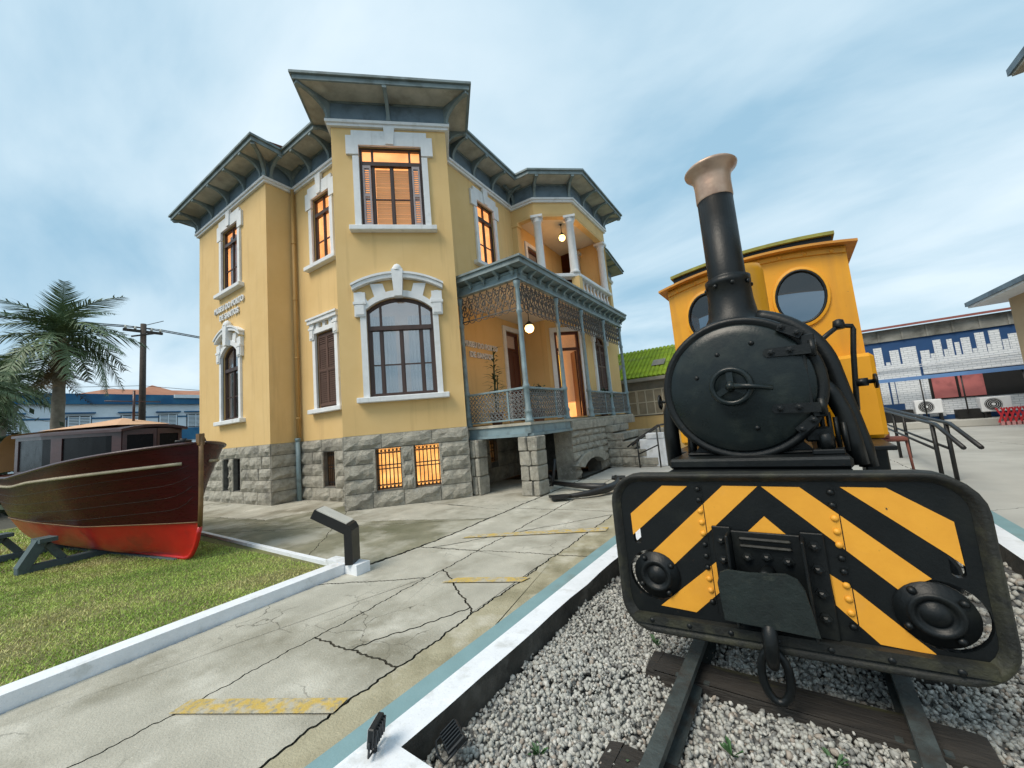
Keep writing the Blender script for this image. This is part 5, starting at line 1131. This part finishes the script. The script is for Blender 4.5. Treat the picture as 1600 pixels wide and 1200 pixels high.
b.add([(s, t * rw(s), czt(s) + .005 + .06 * (1 - t * t)) for s in Sx for t in tt] + [(s, t * rw(s), czt(s) - .035 + .06 * (1 - t * t)) for s in Sx for t in tt],
      [(i * 7 + j, i * 7 + j + 1, (i + 1) * 7 + j + 1, (i + 1) * 7 + j) for i in range(12) for j in range(6)] + [(91 + i * 7 + j, 91 + (i + 1) * 7 + j, 91 + (i + 1) * 7 + j + 1, 91 + i * 7 + j + 1) for i in range(12) for j in range(6)]
      + [(i * 7 + 6, 91 + i * 7 + 6, 91 + (i + 1) * 7 + 6, (i + 1) * 7 + 6) for i in range(12)] + [(i * 7, (i + 1) * 7, 91 + (i + 1) * 7, 91 + i * 7) for i in range(12)] + [(j, 91 + j, 92 + j, j + 1) for j in range(6)] + [(84 + j, 85 + j, 176 + j, 175 + j) for j in range(6)])
rf = b.build('cabin_roof', 'cabin_wood', BT, BTM); fixn(rf.data)
b = MB(); b.add([(1.5, -.34, 2.04), (1.5, .34, 2.04), (3.5, .58, 2.10), (3.5, -.58, 2.10), (2.2, 0, 2.20), (2.9, 0, 2.20)], [(0, 4, 1), (1, 4, 5, 2), (2, 5, 3), (3, 5, 4, 0)]); b.build('roof_canvas', 'canvas_peach', BT, BTM)
b = MB(); b.tube([(1.85, 0, 2.05), (1.85, 0, 2.62)], .018, 8); b.tube([(1.85, -.35, 2.44), (1.85, .35, 2.44)], .008, 6); b.build('mast', 'cabin_wood', BT, BTM)
b = MB(); K = 8
for i in range(K):
    a0, a1 = i / K, (i + 1) / K; f = lambda a: (C1 + .02 + .95 * a, czt(C1) + .03 - .62 * a ** 2.0)
    (s0_, z0_), (s1_, z1_) = f(a0), f(a1)
    for t0, t1 in ((-.78, -.4), (-.4, 0), (0, .4), (.4, .78)): b.add([(s0_, t0, z0_ + .06 * (1 - (t0 / .78) ** 2)), (s0_, t1, z0_ + .06 * (1 - (t1 / .78) ** 2)), (s1_, t1, z1_ + .06 * (1 - (t1 / .78) ** 2)), (s1_, t0, z1_ + .06 * (1 - (t0 / .78) ** 2))], [(0, 1, 2, 3)], True)
b.build('stern_canvas', 'canvas_peach', BT, BTM)
b = MB(); b.tube([(.42, -.10, 1.70), (.42, .10, 1.70)], .018, 8); b.lathe([(.035, 1.62), (.03, 1.70), (.045, 1.74)], (.42, 0, 0), 'z', 10); b.tube([(.12, -.14, 1.66), (.12, -.10, 1.76), (.5, -.3, 1.80), (.75, -.36, 1.66)], .010, 6); b.build('bow_cleat', 'black_iron', BT, BTM)
mat('cradle_paint', (.085, .125, .135), (.06, .09, .10), 6, .75, .2, 30)
cr = thing('boat_cradle', 'blue grey timber trestle cradle under the maroon boat', 'cradle', tuple(BTM @ Vector((2.3, 0, 0))))
for s in (2.45, 4.1):
    b = MB(); b.bbox(s - .07, s + .07, -1.0, 1.0, .03, .13, .01); b.build('cross_beam', 'cradle_paint', cr, BTM)
    for sg in (1, -1):
        b = MB(); b.bar((s, sg * .95, .10), (s, sg * .78, .44), .16, .12); b.bar((s, sg * .55, .13), (s, sg * .72, .38), .10, .08); b.bar((s - .16, sg * .74, .45), (s + .16, sg * .74, .45), .18, .06); b.build('strut', 'cradle_paint', cr, BTM)
b = MB(); b.bbox(.5, 4.2, -.07, .07, .0, .055, .01); b.build('keel_beam', 'cradle_paint', cr, BTM)

# ------------------------------------------------------------------ information sign on the kerb corner
SG = thing('information_sign', 'bent black information post with pale slanted panel on the white kerb corner', 'sign', (-4.17, 2.79, .11))
mat('sign_black', (.008, .008, .009), None, 6, .35); mat('sign_panel', (.62, .60, .54), (.55, .53, .48), 8, .5)
b = MB(); dv = Vector((-.83, -.56, 0)); sd_ = Vector((.56, -.83, 0)); o3 = Vector((-4.17, 2.79, .11))
pr_ = [(-.04, 0), (.05, 0), (.05, .37), (.02, .43), (-.36, .64), (-.41, .55), (-.04, .34)]
# profile in (along dv reversed, z), extruded sideways
vs = [o3 + dv * (-x) + Vector((0, 0, z)) + sd_ * w_ for w_ in (-.11, .11) for x, z in [(-a, c) for a, c in pr_]]; n = len(pr_)
vs = [o3 + dv * (-a if False else -a) + Vector((0, 0, c)) + sd_ * w_ for w_ in (-.11, .11) for a, c in pr_]
b.add(vs, [tuple(range(n)), tuple(range(2 * n - 1, n - 1, -1))] + [(i, i + n, (i + 1) % n + n, (i + 1) % n) for i in range(n)]); o = b.build('post', 'sign_black', SG); fixn(o.data)
e = Vector((0, 0, 1)); p0, p1 = o3 + dv * -.0 + Vector((0, 0, .442)), o3 + dv * .35 + Vector((0, 0, .636))
nn_ = (p1 - p0).cross(sd_).normalized(); nn_ = nn_ if nn_.z > 0 else -nn_
b = MB(); q0, q1 = p0 + (p1 - p0) * .03, p0 + (p1 - p0) * .98; b.add([q0 - sd_ * .10 + nn_ * .012, q0 + sd_ * .10 + nn_ * .012, q1 + sd_ * .10 + nn_ * .012, q1 - sd_ * .10 + nn_ * .012, q0 - sd_ * .10 - nn_ * .02, q0 + sd_ * .10 - nn_ * .02, q1 + sd_ * .10 - nn_ * .02, q1 - sd_ * .10 - nn_ * .02], [(0, 1, 2, 3), (0, 4, 5, 1), (1, 5, 6, 2), (2, 6, 7, 3), (3, 7, 4, 0)]); b.build('panel', 'sign_panel', SG)

# ------------------------------------------------------------------ old anchor lying by the porch
AN = thing('anchor', 'large old black iron anchor lying on the paving by the porch arch', 'anchor', (-3.0, 7.9, 0))
A = lambda s, t, z: tuple(Vector((-4.05, 7.95, 0)) + Vector((.93, -.36, 0)) * s + Vector((.36, .93, 0)) * t + Vector((0, 0, z)))
b = MB(); b.tube([A(-.35, 0, .12), A(.6, 0, .11), A(1.35, 0, .14)], [.045, .055, .075], 10); b.build('shank', 'black_iron', AN)
b = MB(); arc = [A(1.38 - .62 * (k / 6) ** 2, .16 * k, .12 + .05 * k) for k in range(-6, 7)] if False else [A(1.40 - .55 * (abs(k) / 6) ** 2, .155 * k, .12 + .012 * k) for k in range(-6, 7)]
b.tube(arc, [.03 + .05 * (1 - abs(k) / 6) for k in range(-6, 7)], 10); b.build('arms', 'black_iron', AN)
for sg in (-1, 1):
    b = MB(); b.prism([(.72, sg * .96), (.98, sg * 1.10), (1.16, sg * .86), (1.10, sg * .66), (.92, sg * .70)], .10 + sg * .05, .14 + sg * .05, 'z'); b.v = [A(x, y, z) for x, y, z in b.v]; o = b.build('fluke', 'black_iron', AN); fixn(o.data)
b = MB(); b.tube([A(-.2, -.05, .05), A(-.2, 0, .2), A(-.2, .1, .65)], .035, 8); b.tube([A(-.40 + .13 * math.cos(a), .02, .16 + .13 * math.sin(a)) for a in [k * math.pi / 6 for k in range(12)]], .022, 6, closed=True); b.build('stock_and_ring', 'black_iron', AN)

# ------------------------------------------------------------------ floodlights at the kerb corner
mat('flood_glass', (.55, .57, .60), (.5, .5, .52), 9, .15); mat('flood_body', (.014, .017, .020), None, 8, .4)
def flood(M, label):
    t = thing('floodlight', label, 'floodlight', tuple(M.translation), group='ground floodlights'); ROOTM[t.name] = Matrix.Translation(M.translation)
    b = MB(); b.bbox(-.075, .075, -.022, .018, .05, .165, .006)
    for k in range(6): b.box(-.065 + k * .024, -.057 + k * .024, .018, .034, .06, .155)
    b.build('housing', 'flood_body', t, M); b = MB(); b.box(-.066, .066, -.026, -.022, .06, .155); b.build('lens', 'flood_glass', t, M)
    b = MB(); b.tube([(-.085, 0, .10), (-.085, 0, .02), (0, 0, .0), (.085, 0, .02), (.085, 0, .10)], .007, 6); b.tube([(0, 0, -.01), (0, 0, .012)], .018, 8); b.build('bracket', 'flood_body', t, M)
flood(Matrix.Translation((*T(-1.515, 1.10)[:2], .104)) @ Matrix.Rotation(R(-62), 4, 'Z') @ Matrix.Rotation(R(-8), 4, 'X') @ Matrix.Scale(.74, 4), 'small black floodlight standing upright on the white kerb corner')
flood(Matrix.Translation((*T(-1.34, 1.31)[:2], .005)) @ Matrix.Rotation(R(150), 4, 'Z') @ Matrix.Rotation(R(62), 4, 'X') @ Matrix.Scale(.85, 4), 'small black floodlight lying on the gravel inside the kerb corner')

# ------------------------------------------------------------------ right-hand handrail
b = MB()
for u in (1.98, 2.14):
    pts = [T(u, 7.95, .66), T(u, 9.1, .93), T(u, 9.9, .95), T(u, 15.4, 1.12)]; b.tube(pts, .030, 8); b.tube([T(u, 9.3, 0), T(u, 9.3, .94)], .030, 8); b.tube([T(u, 12.4, 0), T(u, 12.4, 1.03)], .03, 8); b.tube([T(u, 15.3, 0), T(u, 15.3, 1.12)], .03, 8); b.tube([T(u, 9.3, .50), T(u, 15.3, .66)], .022, 8)
tag(b.build('ramp_handrail', 'black_iron'), 'black double handrail of the ramp behind the engine on the right', 'handrail')

# ------------------------------------------------------------------ palms, pole, blue building on the left
mat('palm_leaf', (.14, .20, .09), (.085, .135, .065), 4, .55); mat('palm_dry', (.15, .105, .045), (.10, .065, .03), 5, .8); mat('palm_trunk', (.26, .24, .20), (.17, .15, .12), 6, .9, .6, 12)
def frond_mesh(L, droop, seed, m, nl=46):
    r = random.Random(seed); b = MB(); pts = []
    for k in range(13):
        t = k / 12; pts.append(Vector((L * (t - .18 * droop * t * t), 0, L * (.55 * t - (.55 + .75 * droop) * t * t))))
    b.tube([tuple(p) for p in pts], [.035 * (1 - .85 * k / 12) for k in range(13)], 4)
    for k in range(nl):
        t = .10 + .90 * k / nl; i = min(11, int(t * 12)); f = t * 12 - i; p = pts[i].lerp(pts[i + 1], f); d = (pts[i + 1] - pts[i]).normalized(); l = L * (.30 * math.sin(math.pi * min(1, t * .85 + .12)) + .05)
        for sg in (1, -1):
            v = (d * .55 + Vector((0, sg, 0)) * .75 + Vector((0, 0, r.uniform(-.55, .25)))).normalized(); tip = p + v * l * r.uniform(.8, 1.1) + Vector((0, 0, -l * .28)); mid = p + v * l * .5; w_ = d * .028
            b.add([p - w_, p + w_, mid + w_ * .9, mid - w_ * .9, tip], [(0, 1, 2, 3), (3, 2, 4)])
    return b.mesh('frond', m)
FR = [frond_mesh(2.6, d_, i, 'palm_leaf') for i, d_ in enumerate((.35, .7, 1.05, .5))]; FD = [frond_mesh(2.2, 1.5, 9, 'palm_dry', 34)]
def palm(x, y, h, sc, label, seed, lean=0, bush=26):
    t = thing('palm_tree', label, 'palm tree', (x, y, 0), group='palm trees by the street'); r = random.Random(seed)
    b = MB(); K = 14; b.tube([(x + lean * (k / K) ** 2, y, h * k / K) for k in range(K + 1)], [(.22 - .06 * k / K) * sc + (.02 if k % 2 else 0) for k in range(K + 1)], 12); b.build('trunk', 'palm_trunk', t)
    top_ = Vector((x + lean, y, h))
    b = MB(); b.lathe([(.20 * sc, -.5 * sc), (.30 * sc, -.1 * sc), (.22 * sc, .35 * sc), (.05, .7 * sc)], tuple(top_), 'z', 10); b.build('crown_shaft', 'palm_dry', t)
    for k in range(bush):
        a = k * 2.4 + r.uniform(-.2, .2); tier = k / bush; pitch = R(-78 + 112 * tier + r.uniform(-8, 8))
        put('frond', FR[r.randrange(4)], t, Matrix.Translation(top_ + Vector((0, 0, .35 * sc * (1 - tier)))) @ Matrix.Rotation(a, 4, 'Z') @ Matrix.Rotation(pitch, 4, 'Y') @ Matrix.Scale(sc * r.uniform(.85, 1.1), 4))
    for k in range(6):
        a = k * 1.05 + r.uniform(-.3, .3); put('frond', FD[0], t, Matrix.Translation(top_ + Vector((0, 0, -.2))) @ Matrix.Rotation(a, 4, 'Z') @ Matrix.Rotation(R(70 + r.uniform(-8, 12)), 4, 'Y') @ Matrix.Scale(sc * .85, 4))
palm(-26.8, 3.45, 6.9, 1.12, 'tall palm with hanging fronds left of the utility pole', 4)
palm(-23.5, .75, 4.0, .8, 'shorter dense palm at the left edge of the picture', 8, bush=30)
palm(-31.0, 2.2, 5.4, .9, 'palm half hidden behind the shorter palm at the far left', 12, bush=22)
PL = thing('utility_pole', 'brown wooden utility pole with cross arm and wires behind the boat', 'pole', (-29.2, 6.85, 0))
mat('pole_wood', (.075, .06, .05), (.05, .04, .034), 6, .9)
b = MB(); b.tube([(-29.2, 6.85, 0), (-29.2, 6.85, 9.2)], [.17, .13], 12); b.build('post', 'pole_wood', PL)
b = MB(); b.bar((-29.2, 6.0, 8.75), (-29.2, 7.7, 8.75), .12, .14); b.bar((-29.0, 6.3, 8.35), (-29.0, 7.4, 8.7), .08, .08); b.build('cross_arm', 'pole_wood', PL)
for y in (6.1, 6.5, 7.2, 7.6): b = MB(); b.lathe([(.05, 8.82), (.07, 8.9), (.03, 9.02)], (-29.2, y, 0), 'z', 8); b.build('insulator', 'sign_panel', PL)
mat('wire_dark', (.03, .033, .038), None, 5, .6)
for i, (y, z) in enumerate(((6.1, 9.0), (6.5, 9.0), (7.2, 9.0), (7.6, 9.0), (6.85, 5.6))):
    for sg, yend in ((-1, -45), (1, 60)):
        b = MB(); K = 12; b.tube([(-29.2 - (2 if sg < 0 else 3) * k / K, y + (yend - y) * k / K, z - 4 * .9 * (k / K) * (1 - k / K)) for k in range(K + 1)], .016, 4); b.build('wire', 'wire_dark', PL)
b = MB(); b.tube([(-29.2, 6.85 + .9 * math.sin(k * .35) , 9.1 + .45 * math.sin(k * .35 * 1.0)) for k in range(10)], .02, 5); b.build('wire', 'wire_dark', PL)

BB = thing('blue_building', 'long blue and white two storey building with orange tiled roof behind the boat', 'building', (-50, 14, 0))
mat('bb_white', (.72, .80, .86), (.64, .72, .78), 1.5, .8); mat('bb_blue', (.012, .105, .235), (.010, .085, .19), 1.5, .7, stain=(.03, .16, .28), sscale=.5); mat('bb_tile', (.42, .19, .11), (.33, .14, .08), 1.2, .85, .4, 8); mat('bb_glass', (.05, .065, .08), None, 2, .3)
fx = -45.0; y0b, y1b = -6, 40
b = MB(); b.box(fx - 12, fx, y0b, y1b, 0, 6.2); b.build('wall', 'bb_white', BB)
b = MB(); b.box(fx - 12.3, fx + .35, y0b - .3, y1b + .3, 6.18, 7.0); b.box(fx, fx + .06, y0b, y1b, 5.0, 5.12); b.box(fx, fx + .08, y0b, y1b, 2.9, 4.0); b.build('blue_band', 'bb_blue', BB)
b = MB(); b.box(fx - .1, fx + .5, 12.6, 15.4, 6.72, 7.02); b.build('awning', 'bb_white', BB)
b = MB(); yr = 7.6
b.add([(fx - .2, yr - 1.0, 7.0), (fx - .2, 40, 7.0), (fx - 12, 40, 7.0), (fx - 12, yr - 1.0, 7.0), (fx - 4.0, yr + 1.6, 8.0), (fx - 4, 38, 8.0)], [(0, 1, 5, 4), (3, 0, 4), (2, 3, 4, 5)]); b.add([(fx - .1, 9.8, 7.03), (fx - .1, 14.0, 7.03), (fx - 2.5, 11.8, 8.25)], [(0, 1, 2)]); b.build('roof', 'bb_tile', BB)
wb = MB(); wb.box(.03, .08, -.65, -.58, 0, 1.15); wb.box(.03, .08, .58, .65, 0, 1.15); 
for k in range(9): wb.box(.04, .07, -.6, .6, .05 + .12 * k, .115 + .12 * k)
wb.box(.05, .12, -.03, .03, 0, 1.15); wmB = wb.mesh('window', 'bb_white', ); gb = MB(); gb.box(-.02, .045, -.62, .62, .02, 1.13); gbm = gb.mesh('pane', 'bb_glass')
hdm = MB(); hdm.box(0, .3, -.85, .85, 1.35, 1.45); hdmm = hdm.mesh('window_hood', 'bb_blue')
for y in (-3, 0.2, 3.4, 6.9, 9.9, 12.5 - .2, 14.3, 16.5, 19.5):
    q = MB(); q.box(0, .03, -.68, .68, -.03, 1.18); f_ = q.build('window', 'bb_glass', BB, Matrix.Translation((fx, y, 3.98 + .1)))
    put('louvre', wmB, f_, Matrix.Translation((.02, 0, .0)) @ Matrix.Diagonal((1, .94, 1, 1)), False); put('window_hood', hdmm, f_, None, False)
b = MB(); b.bbox(-42, -41.8, -6, 40, 0, 2.6, .02); tag(b.build('street_wall', 'bb_white'), 'low pale wall in front of the blue and white building', 'wall')
hd = MB(); mat('hedge_leaf', (.030, .052, .025), (.018, .034, .018), 3, .8); r_ = random.Random(6)
for k in range(2600):
    c0 = Vector((-24 + r_.gauss(0, 1.6), .2 + r_.gauss(0, 1.2), abs(r_.gauss(1.0, .9)))); d = Vector((r_.uniform(-1, 1), r_.uniform(-1, 1), r_.uniform(-1, 1))).normalized() * .16; w_ = d.orthogonal().normalized() * .09; hd.add([c0 - d, c0 + w_, c0 + d, c0 - w_], [(0, 1, 2, 3)])
tag(hd.build('shrub', 'hedge_leaf'), 'dark leafy shrub below the short palm at the left edge', 'shrub')

# ------------------------------------------------------------------ outbuilding with mossy roof between the house and the engine
GB = thing('outbuilding', 'low outbuilding with mossy green tiled roof and lattice windows behind the house', 'building', (-3, 18, 0))
mat('moss_tile', (.31, .43, .012), (.21, .30, .012), 2.5, .9, .5, 10, stain=(.33, .34, .16), sscale=1.0, slo=.55, shi=.75); mat('ob_grey', (.30, .28, .24), (.20, .19, .165), 2.5, .9, .3, 20); mat('lattice_frame', (.62, .55, .42), (.52, .46, .35), 4, .7); mat('lattice_glass', (.36, .30, .21), (.25, .21, .15), 3, .35)
b = MB(); b.box(-12, -.3, 16.0, 21, 0, 1.42); b.build('wall', 'wall_yellow', GB); b = MB(); b.box(-12, -.3, 16.02, 21, 1.42, 2.9); b.build('upper_wall', 'ob_grey', GB)
NR = 9; sl = (4.35 - 2.98) / 2.6
tm_ = MB(); N8 = 6; tm_.add([(.16 * k / N8, y, .035 * math.sin(math.pi * k / N8) + sl * y) for y in (0, .36) for k in range(N8 + 1)], [(k, k + 1, N8 + 2 + k, N8 + 1 + k) for k in range(N8)]); tme = tm_.mesh('roof_tile', 'moss_tile')
b = MB(); b.add([(-12.3, 15.6, 2.93), (0, 15.6, 2.93), (0, 18.5, 2.93 + sl * 2.9), (-12.3, 18.5, 2.93 + sl * 2.9), (0, 21.4, 2.93), (-12.3, 21.4, 2.93)], [(0, 1, 2, 3), (3, 2, 4, 5)]); b.build('roof', 'moss_tile', GB)
for j in range(8):
    for i in range(26): put('roof_tile', tme, GB, Matrix.Translation((-6.0 + i * .17, 15.58 + j * .36, 2.96 + sl * j * .36 + .012 * (j % 2))))
for x in (-5.4, -3.6, -2.2):
    b = MB(); b.add([(x, 16.4, 2.98 + sl * .82 + .05), (x + .5, 16.4, 2.98 + sl * .82 + .05), (x + .5, 16.95, 2.98 + sl * 1.37 + .05), (x, 16.95, 2.98 + sl * 1.37 + .05)], [(0, 1, 2, 3)]); b.build('skylight', 'ob_grey', GB)
b = MB(); b.box(-12, 0, 15.55, 15.62, 2.80, 2.93); b.build('fascia', 'ob_grey', GB)
for k in range(3):
    x0 = -6.2 + 2.0 * k; q = MB(); q.box(x0, x0 + 1.95, 15.97, 16.0, 1.50, 2.46); wn_ = q.build('window', 'lattice_glass', GB); q = MB()
    for i in range(7): xx = x0 + 1.95 * i / 6; q.box(xx - .018, xx + .018, 15.945, 15.97, 1.46, 2.48)
    for z in (1.48, 1.97, 2.46): q.box(x0, x0 + 1.95, 15.94, 15.968, z - .022, z + .022)
    q.build('lattice', 'lattice_frame', wn_, None, False) if False else put('lattice', q.mesh('lattice', 'lattice_frame'), wn_, None, False)
# antenna mast far behind
# ------------------------------------------------------------------ mural warehouse on the right
MW = thing('mural_building', 'low warehouse with a blue and white skyline mural and red roof edge behind the engine', 'building', (6, 22.5, 0))
def brickmat(name, c1, c2, mo):
    m = bpy.data.materials.new(name); m.use_nodes = True; t = m.node_tree; bs = t.nodes['Principled BSDF']; bs.inputs['Roughness'].default_value = .8
    g_ = t.nodes.new('ShaderNodeNewGeometry'); sp_ = t.nodes.new('ShaderNodeSeparateXYZ'); cb_ = t.nodes.new('ShaderNodeCombineXYZ'); br = t.nodes.new('ShaderNodeTexBrick')
    t.links.new(g_.outputs['Position'], sp_.inputs[0]); t.links.new(sp_.outputs[0], cb_.inputs[0]); t.links.new(sp_.outputs[2], cb_.inputs[1]); t.links.new(cb_.outputs[0], br.inputs[0])
    for k, v in (('Color1', c1), ('Color2', c2), ('Mortar', mo)): br.inputs[k].default_value = (*v, 1)
    br.inputs['Scale'].default_value = 1; br.inputs['Brick Width'].default_value = .24; br.inputs['Row Height'].default_value = .085; br.inputs['Mortar Size'].default_value = .009
    t.links.new(br.outputs[0], bs.inputs[0]); MATS[name] = m
brickmat('mural_white', (.74, .77, .80), (.66, .69, .73), (.42, .46, .50)); mat('mural_blue', (.012, .065, .19), (.010, .052, .155), 2, .7)
mat('old_concrete', (.30, .30, .275), (.17, .17, .155), 2.2, .9, .3, 15, stain=(.08, .08, .07), sscale=1.5, slo=.5, shi=.7); mat('red_roof', (.30, .10, .085), (.22, .07, .06), 2, .7); mat('red_panel', (.50, .16, .155), (.40, .12, .12), 2, .6, stain=(.28, .09, .09), sscale=2); mat('pure_dark', (.008, .008, .009), None, 2, .7)
yw = 22.0
b = MB(); b.box(2.2, 13, yw, 30, 0, 3.9); b.build('wall', 'mural_blue', MW)
b = MB(); b.box(2.1, 13, yw - .06, yw + .3, 3.62, 4.12); b.build('concrete_band', 'old_concrete', MW)
for k in range(14): q = MB(); q.box(2.3 + .72 * k, 2.36 + .72 * k, yw - .10, yw - .06, 3.62, 4.10); q.build('pilaster', 'old_concrete', MW)
b = MB(); b.add([(2.0, yw - .3, 4.13), (13, yw - .3, 4.13), (13, yw - .3, 4.22), (2.0, yw - .3, 4.22), (13, 26, 4.72), (2.0, 26, 4.72)], [(0, 1, 2, 3), (3, 2, 4, 5)]); b.build('roof', 'red_roof', MW)
sk = [(3.55, .35, 3.35), (4.02, .22, 2.92), (4.28, .28, 3.40), (4.60, .14, 2.75), (4.76, .30, 3.22), (5.10, .50, 3.28), (5.66, .28, 3.06), (5.94, .14, 2.90), (6.06, .24, 3.42), (6.32, .12, 3.0), (6.44, .16, 3.38), (6.64, .14, 3.22), (6.82, .26, 3.36), (7.08, .12, 2.9), (7.20, .26, 3.48), (7.46, .10, 3.0), (7.56, .30, 3.50), (7.86, .16, 3.1), (8.02, .40, 3.28), (8.48, .30, 3.12), (8.80, .5, 3.4)]
for x, w_, z in sk: q = MB(); q.box(x - .02, x + w_ * .92 - .02, yw - .012, yw, 1.0 if x < 5.6 else 2.1, z); q.build('mural_tower', 'mural_white', MW)
q = MB(); q.box(5.62, 9.6, yw - .010, yw, 2.10, 2.72); q.build('mural_tower', 'mural_white', MW); q = MB(); q.box(3.5, 5.5, yw - .010, yw, 2.0, 2.62); q.build('mural_tower', 'mural_white', MW)
q = MB(); q.box(5.55, 6.0, yw - .008, yw, .4, 2.0); q.box(4.9, 5.35, yw - .008, yw, .4, 1.9); q.box(6.0, 10, yw - .009, yw, .45, 1.05); q.build('mural_tower', 'mural_white', MW)
q = MB(); q.box(5.7, 10, yw - .030, yw - .011, 1.05, 2.08); q.build('shop_opening_dark', 'pure_dark', MW)  # flat black panel on the wall stands for the unlit opening
for x0, x1 in ((5.78, 6.42), (6.5, 7.15)): q = MB(); q.box(x0, x1, yw - .06, yw - .031, 1.10, 1.92); q.build('shutter_panel', 'red_panel', MW)
q = MB(); q.box(3.4, 10, yw - .75, yw - .6, 1.90, 2.04); q.build('canopy_edge', 'canopy_blue' if 'canopy_blue' in MATS else (mat('canopy_blue', (.13, .27, .55), (.11, .23, .48), 2, .6) and 'canopy_blue'), MW)
for x in (4.1, 5.3, 6.4, 7.9): q = MB(); q.tube([(x, yw - .68, .45), (x, yw - .68, 1.92)], .022, 6); q.build('canopy_post', 'black_iron', MW)
q = MB(); q.tube([(3.4, yw - .1, 2.46), (10, yw - .1, 2.62)], .014, 6); q.tube([(3.4, yw - .12, 2.7 - .25), (10, yw - .12, 2.40)], .014, 5); q.build('cable', 'mural_white', MW)
q = MB(); q.bbox(3.3, 12, yw - 1.0, yw - .002, 0, .26, .02); q.build('ledge', 'far_paving', MW)
q = MB(); q.box(3.4, 5.0, yw - .5, yw - .1, .27, .75); q.box(6.2, 7.0, yw - .5, yw - .1, .27, .62); q.build('step_block', 'pure_dark', MW)
def acunit(x, z, label):
    t = thing('air_conditioner', label, 'air conditioner', (x, yw - .5, z), group='air conditioner units'); mm = 'sign_panel'
    b = MB(); b.bbox(x - .38, x + .38, yw - .62, yw - .34, z, z + .54, .02); b.build('casing', 'letter_white', t)
    b = MB(); b.lathe([(.22, yw - .625), (.22, yw - .635), (.002, yw - .636)], (x - .08, 0, z + .27), 'y', 20); b.build('fan_opening', 'pure_dark', t)
    b = MB()
    for r0 in (.05, .10, .15, .20): b.tube([(x - .08 + r0 * math.cos(a), yw - .642, z + .27 + r0 * math.sin(a)) for a in [k * math.pi / 8 for k in range(16)]], .006, 4, closed=True)
    b.lathe([(.045, yw - .638), (.045, yw - .65)], (x - .08, 0, z + .27), 'y', 10); b.build('fan_guard', 'letter_white', t)
    b = MB(); b.box(x - .34, x - .28, yw - .6, yw - .36, .262, z); b.box(x + .28, x + .34, yw - .6, yw - .36, .262, z); b.build('foot', 'black_iron', t)
acunit(5.42, .55, 'white air conditioner unit left of the red shutter panels'); acunit(7.15, .48, 'white air conditioner unit behind the red folding barrier')
SB = thing('folding_barrier', 'red and white expanding safety barrier standing before the mural building', 'barrier', (7.4, 20.9, 0)); mat('barrier_red', (.60, .035, .05), (.5, .03, .04), 4, .5); mat('barrier_pale', (.62, .30, .30), (.55, .25, .25), 4, .5)
for k in range(8):
    x = 6.95 + .125 * k; b = MB(); b.bar((x, 20.9, .10), (x + .20, 20.9, .62), .045, .03, (0, 1, 0)); b.build('slat', 'barrier_red', SB); b = MB(); b.bar((x + .20, 20.94, .10), (x, 20.94, .62), .045, .03, (0, 1, 0)); b.build('slat', 'barrier_red', SB)
    b = MB(); b.box(x + .04, x + .12, 20.86, 20.98, .0, .14); b.build('foot', 'barrier_pale', SB)

# ------------------------------------------------------------------ buildings at the right edge
RBd = thing('side_building', 'beige building with wide eave and white louvred window at the right edge', 'building', (9, 16, 0)); mat('beige_wall', (.50, .37, .22), (.44, .32, .19), 1.5, .85)
b = MB(); b.box(6.95, 14, 12.9, 18.6, 0, 4.10); b.build('wall', 'beige_wall', RBd)
b = MB(); b.box(6.30, 14.5, 12.2, 19.3, 4.10, 4.16); b.build('soffit', 'white_stucco', RBd); b = MB(); b.box(6.25, 14.5, 12.15, 19.35, 4.162, 4.30); b.build('eave', 'frieze_blue', RBd); b = MB(); b.add([(6.25, 12.15, 4.3), (14.5, 12.15, 4.3), (14.5, 19.35, 4.3), (6.25, 19.35, 4.3), (10, 15.7, 5.6)], [(0, 1, 4), (1, 2, 4), (2, 3, 4), (3, 0, 4)]); b.build('roof', 'roof_tile', RBd)
for y in (17.2, 15.2):
    q = MB(); q.box(6.90, 6.95, y - .55, y + .55, 1.6, 3.2); wn_ = q.build('window', 'white_stucco', RBd); q = MB()
    for k in range(12): q.box(6.87, 6.90, y - .45, y + .45, 1.72 + .12 * k, 1.80 + .12 * k)
    put('louvre', q.mesh('louvre', 'white_paint'), wn_, None, False); q = MB(); q.box(6.81, 6.95, y - .65, y + .65, 1.5, 1.598); put('sill', q.mesh('sill', 'white_stucco'), wn_, None, False)
TB = thing('tall_side_building', 'taller building whose eave corner just enters the upper right of the picture', 'building', (9, 8, 0))
b = MB(); b.box(5.98, 14, 2.0, 11.3, 0, 7.75); b.build('wall', 'beige_wall', TB); b = MB(); b.box(5.22, 14.5, 1.4, 12.02, 7.75, 7.80); b.build('soffit', 'soffit_wood', TB); b = MB(); b.box(5.18, 14.5, 1.36, 12.06, 7.802, 7.95); b.build('eave', 'frieze_blue', TB)
b = MB(); b.add([(5.18, 1.36, 7.95), (14.5, 1.36, 7.95), (14.5, 12.06, 7.95), (5.18, 12.06, 7.95), (10, 6.7, 9.3)], [(0, 1, 4), (1, 2, 4), (2, 3, 4), (3, 0, 4)]); b.build('roof', 'roof_tile', TB)
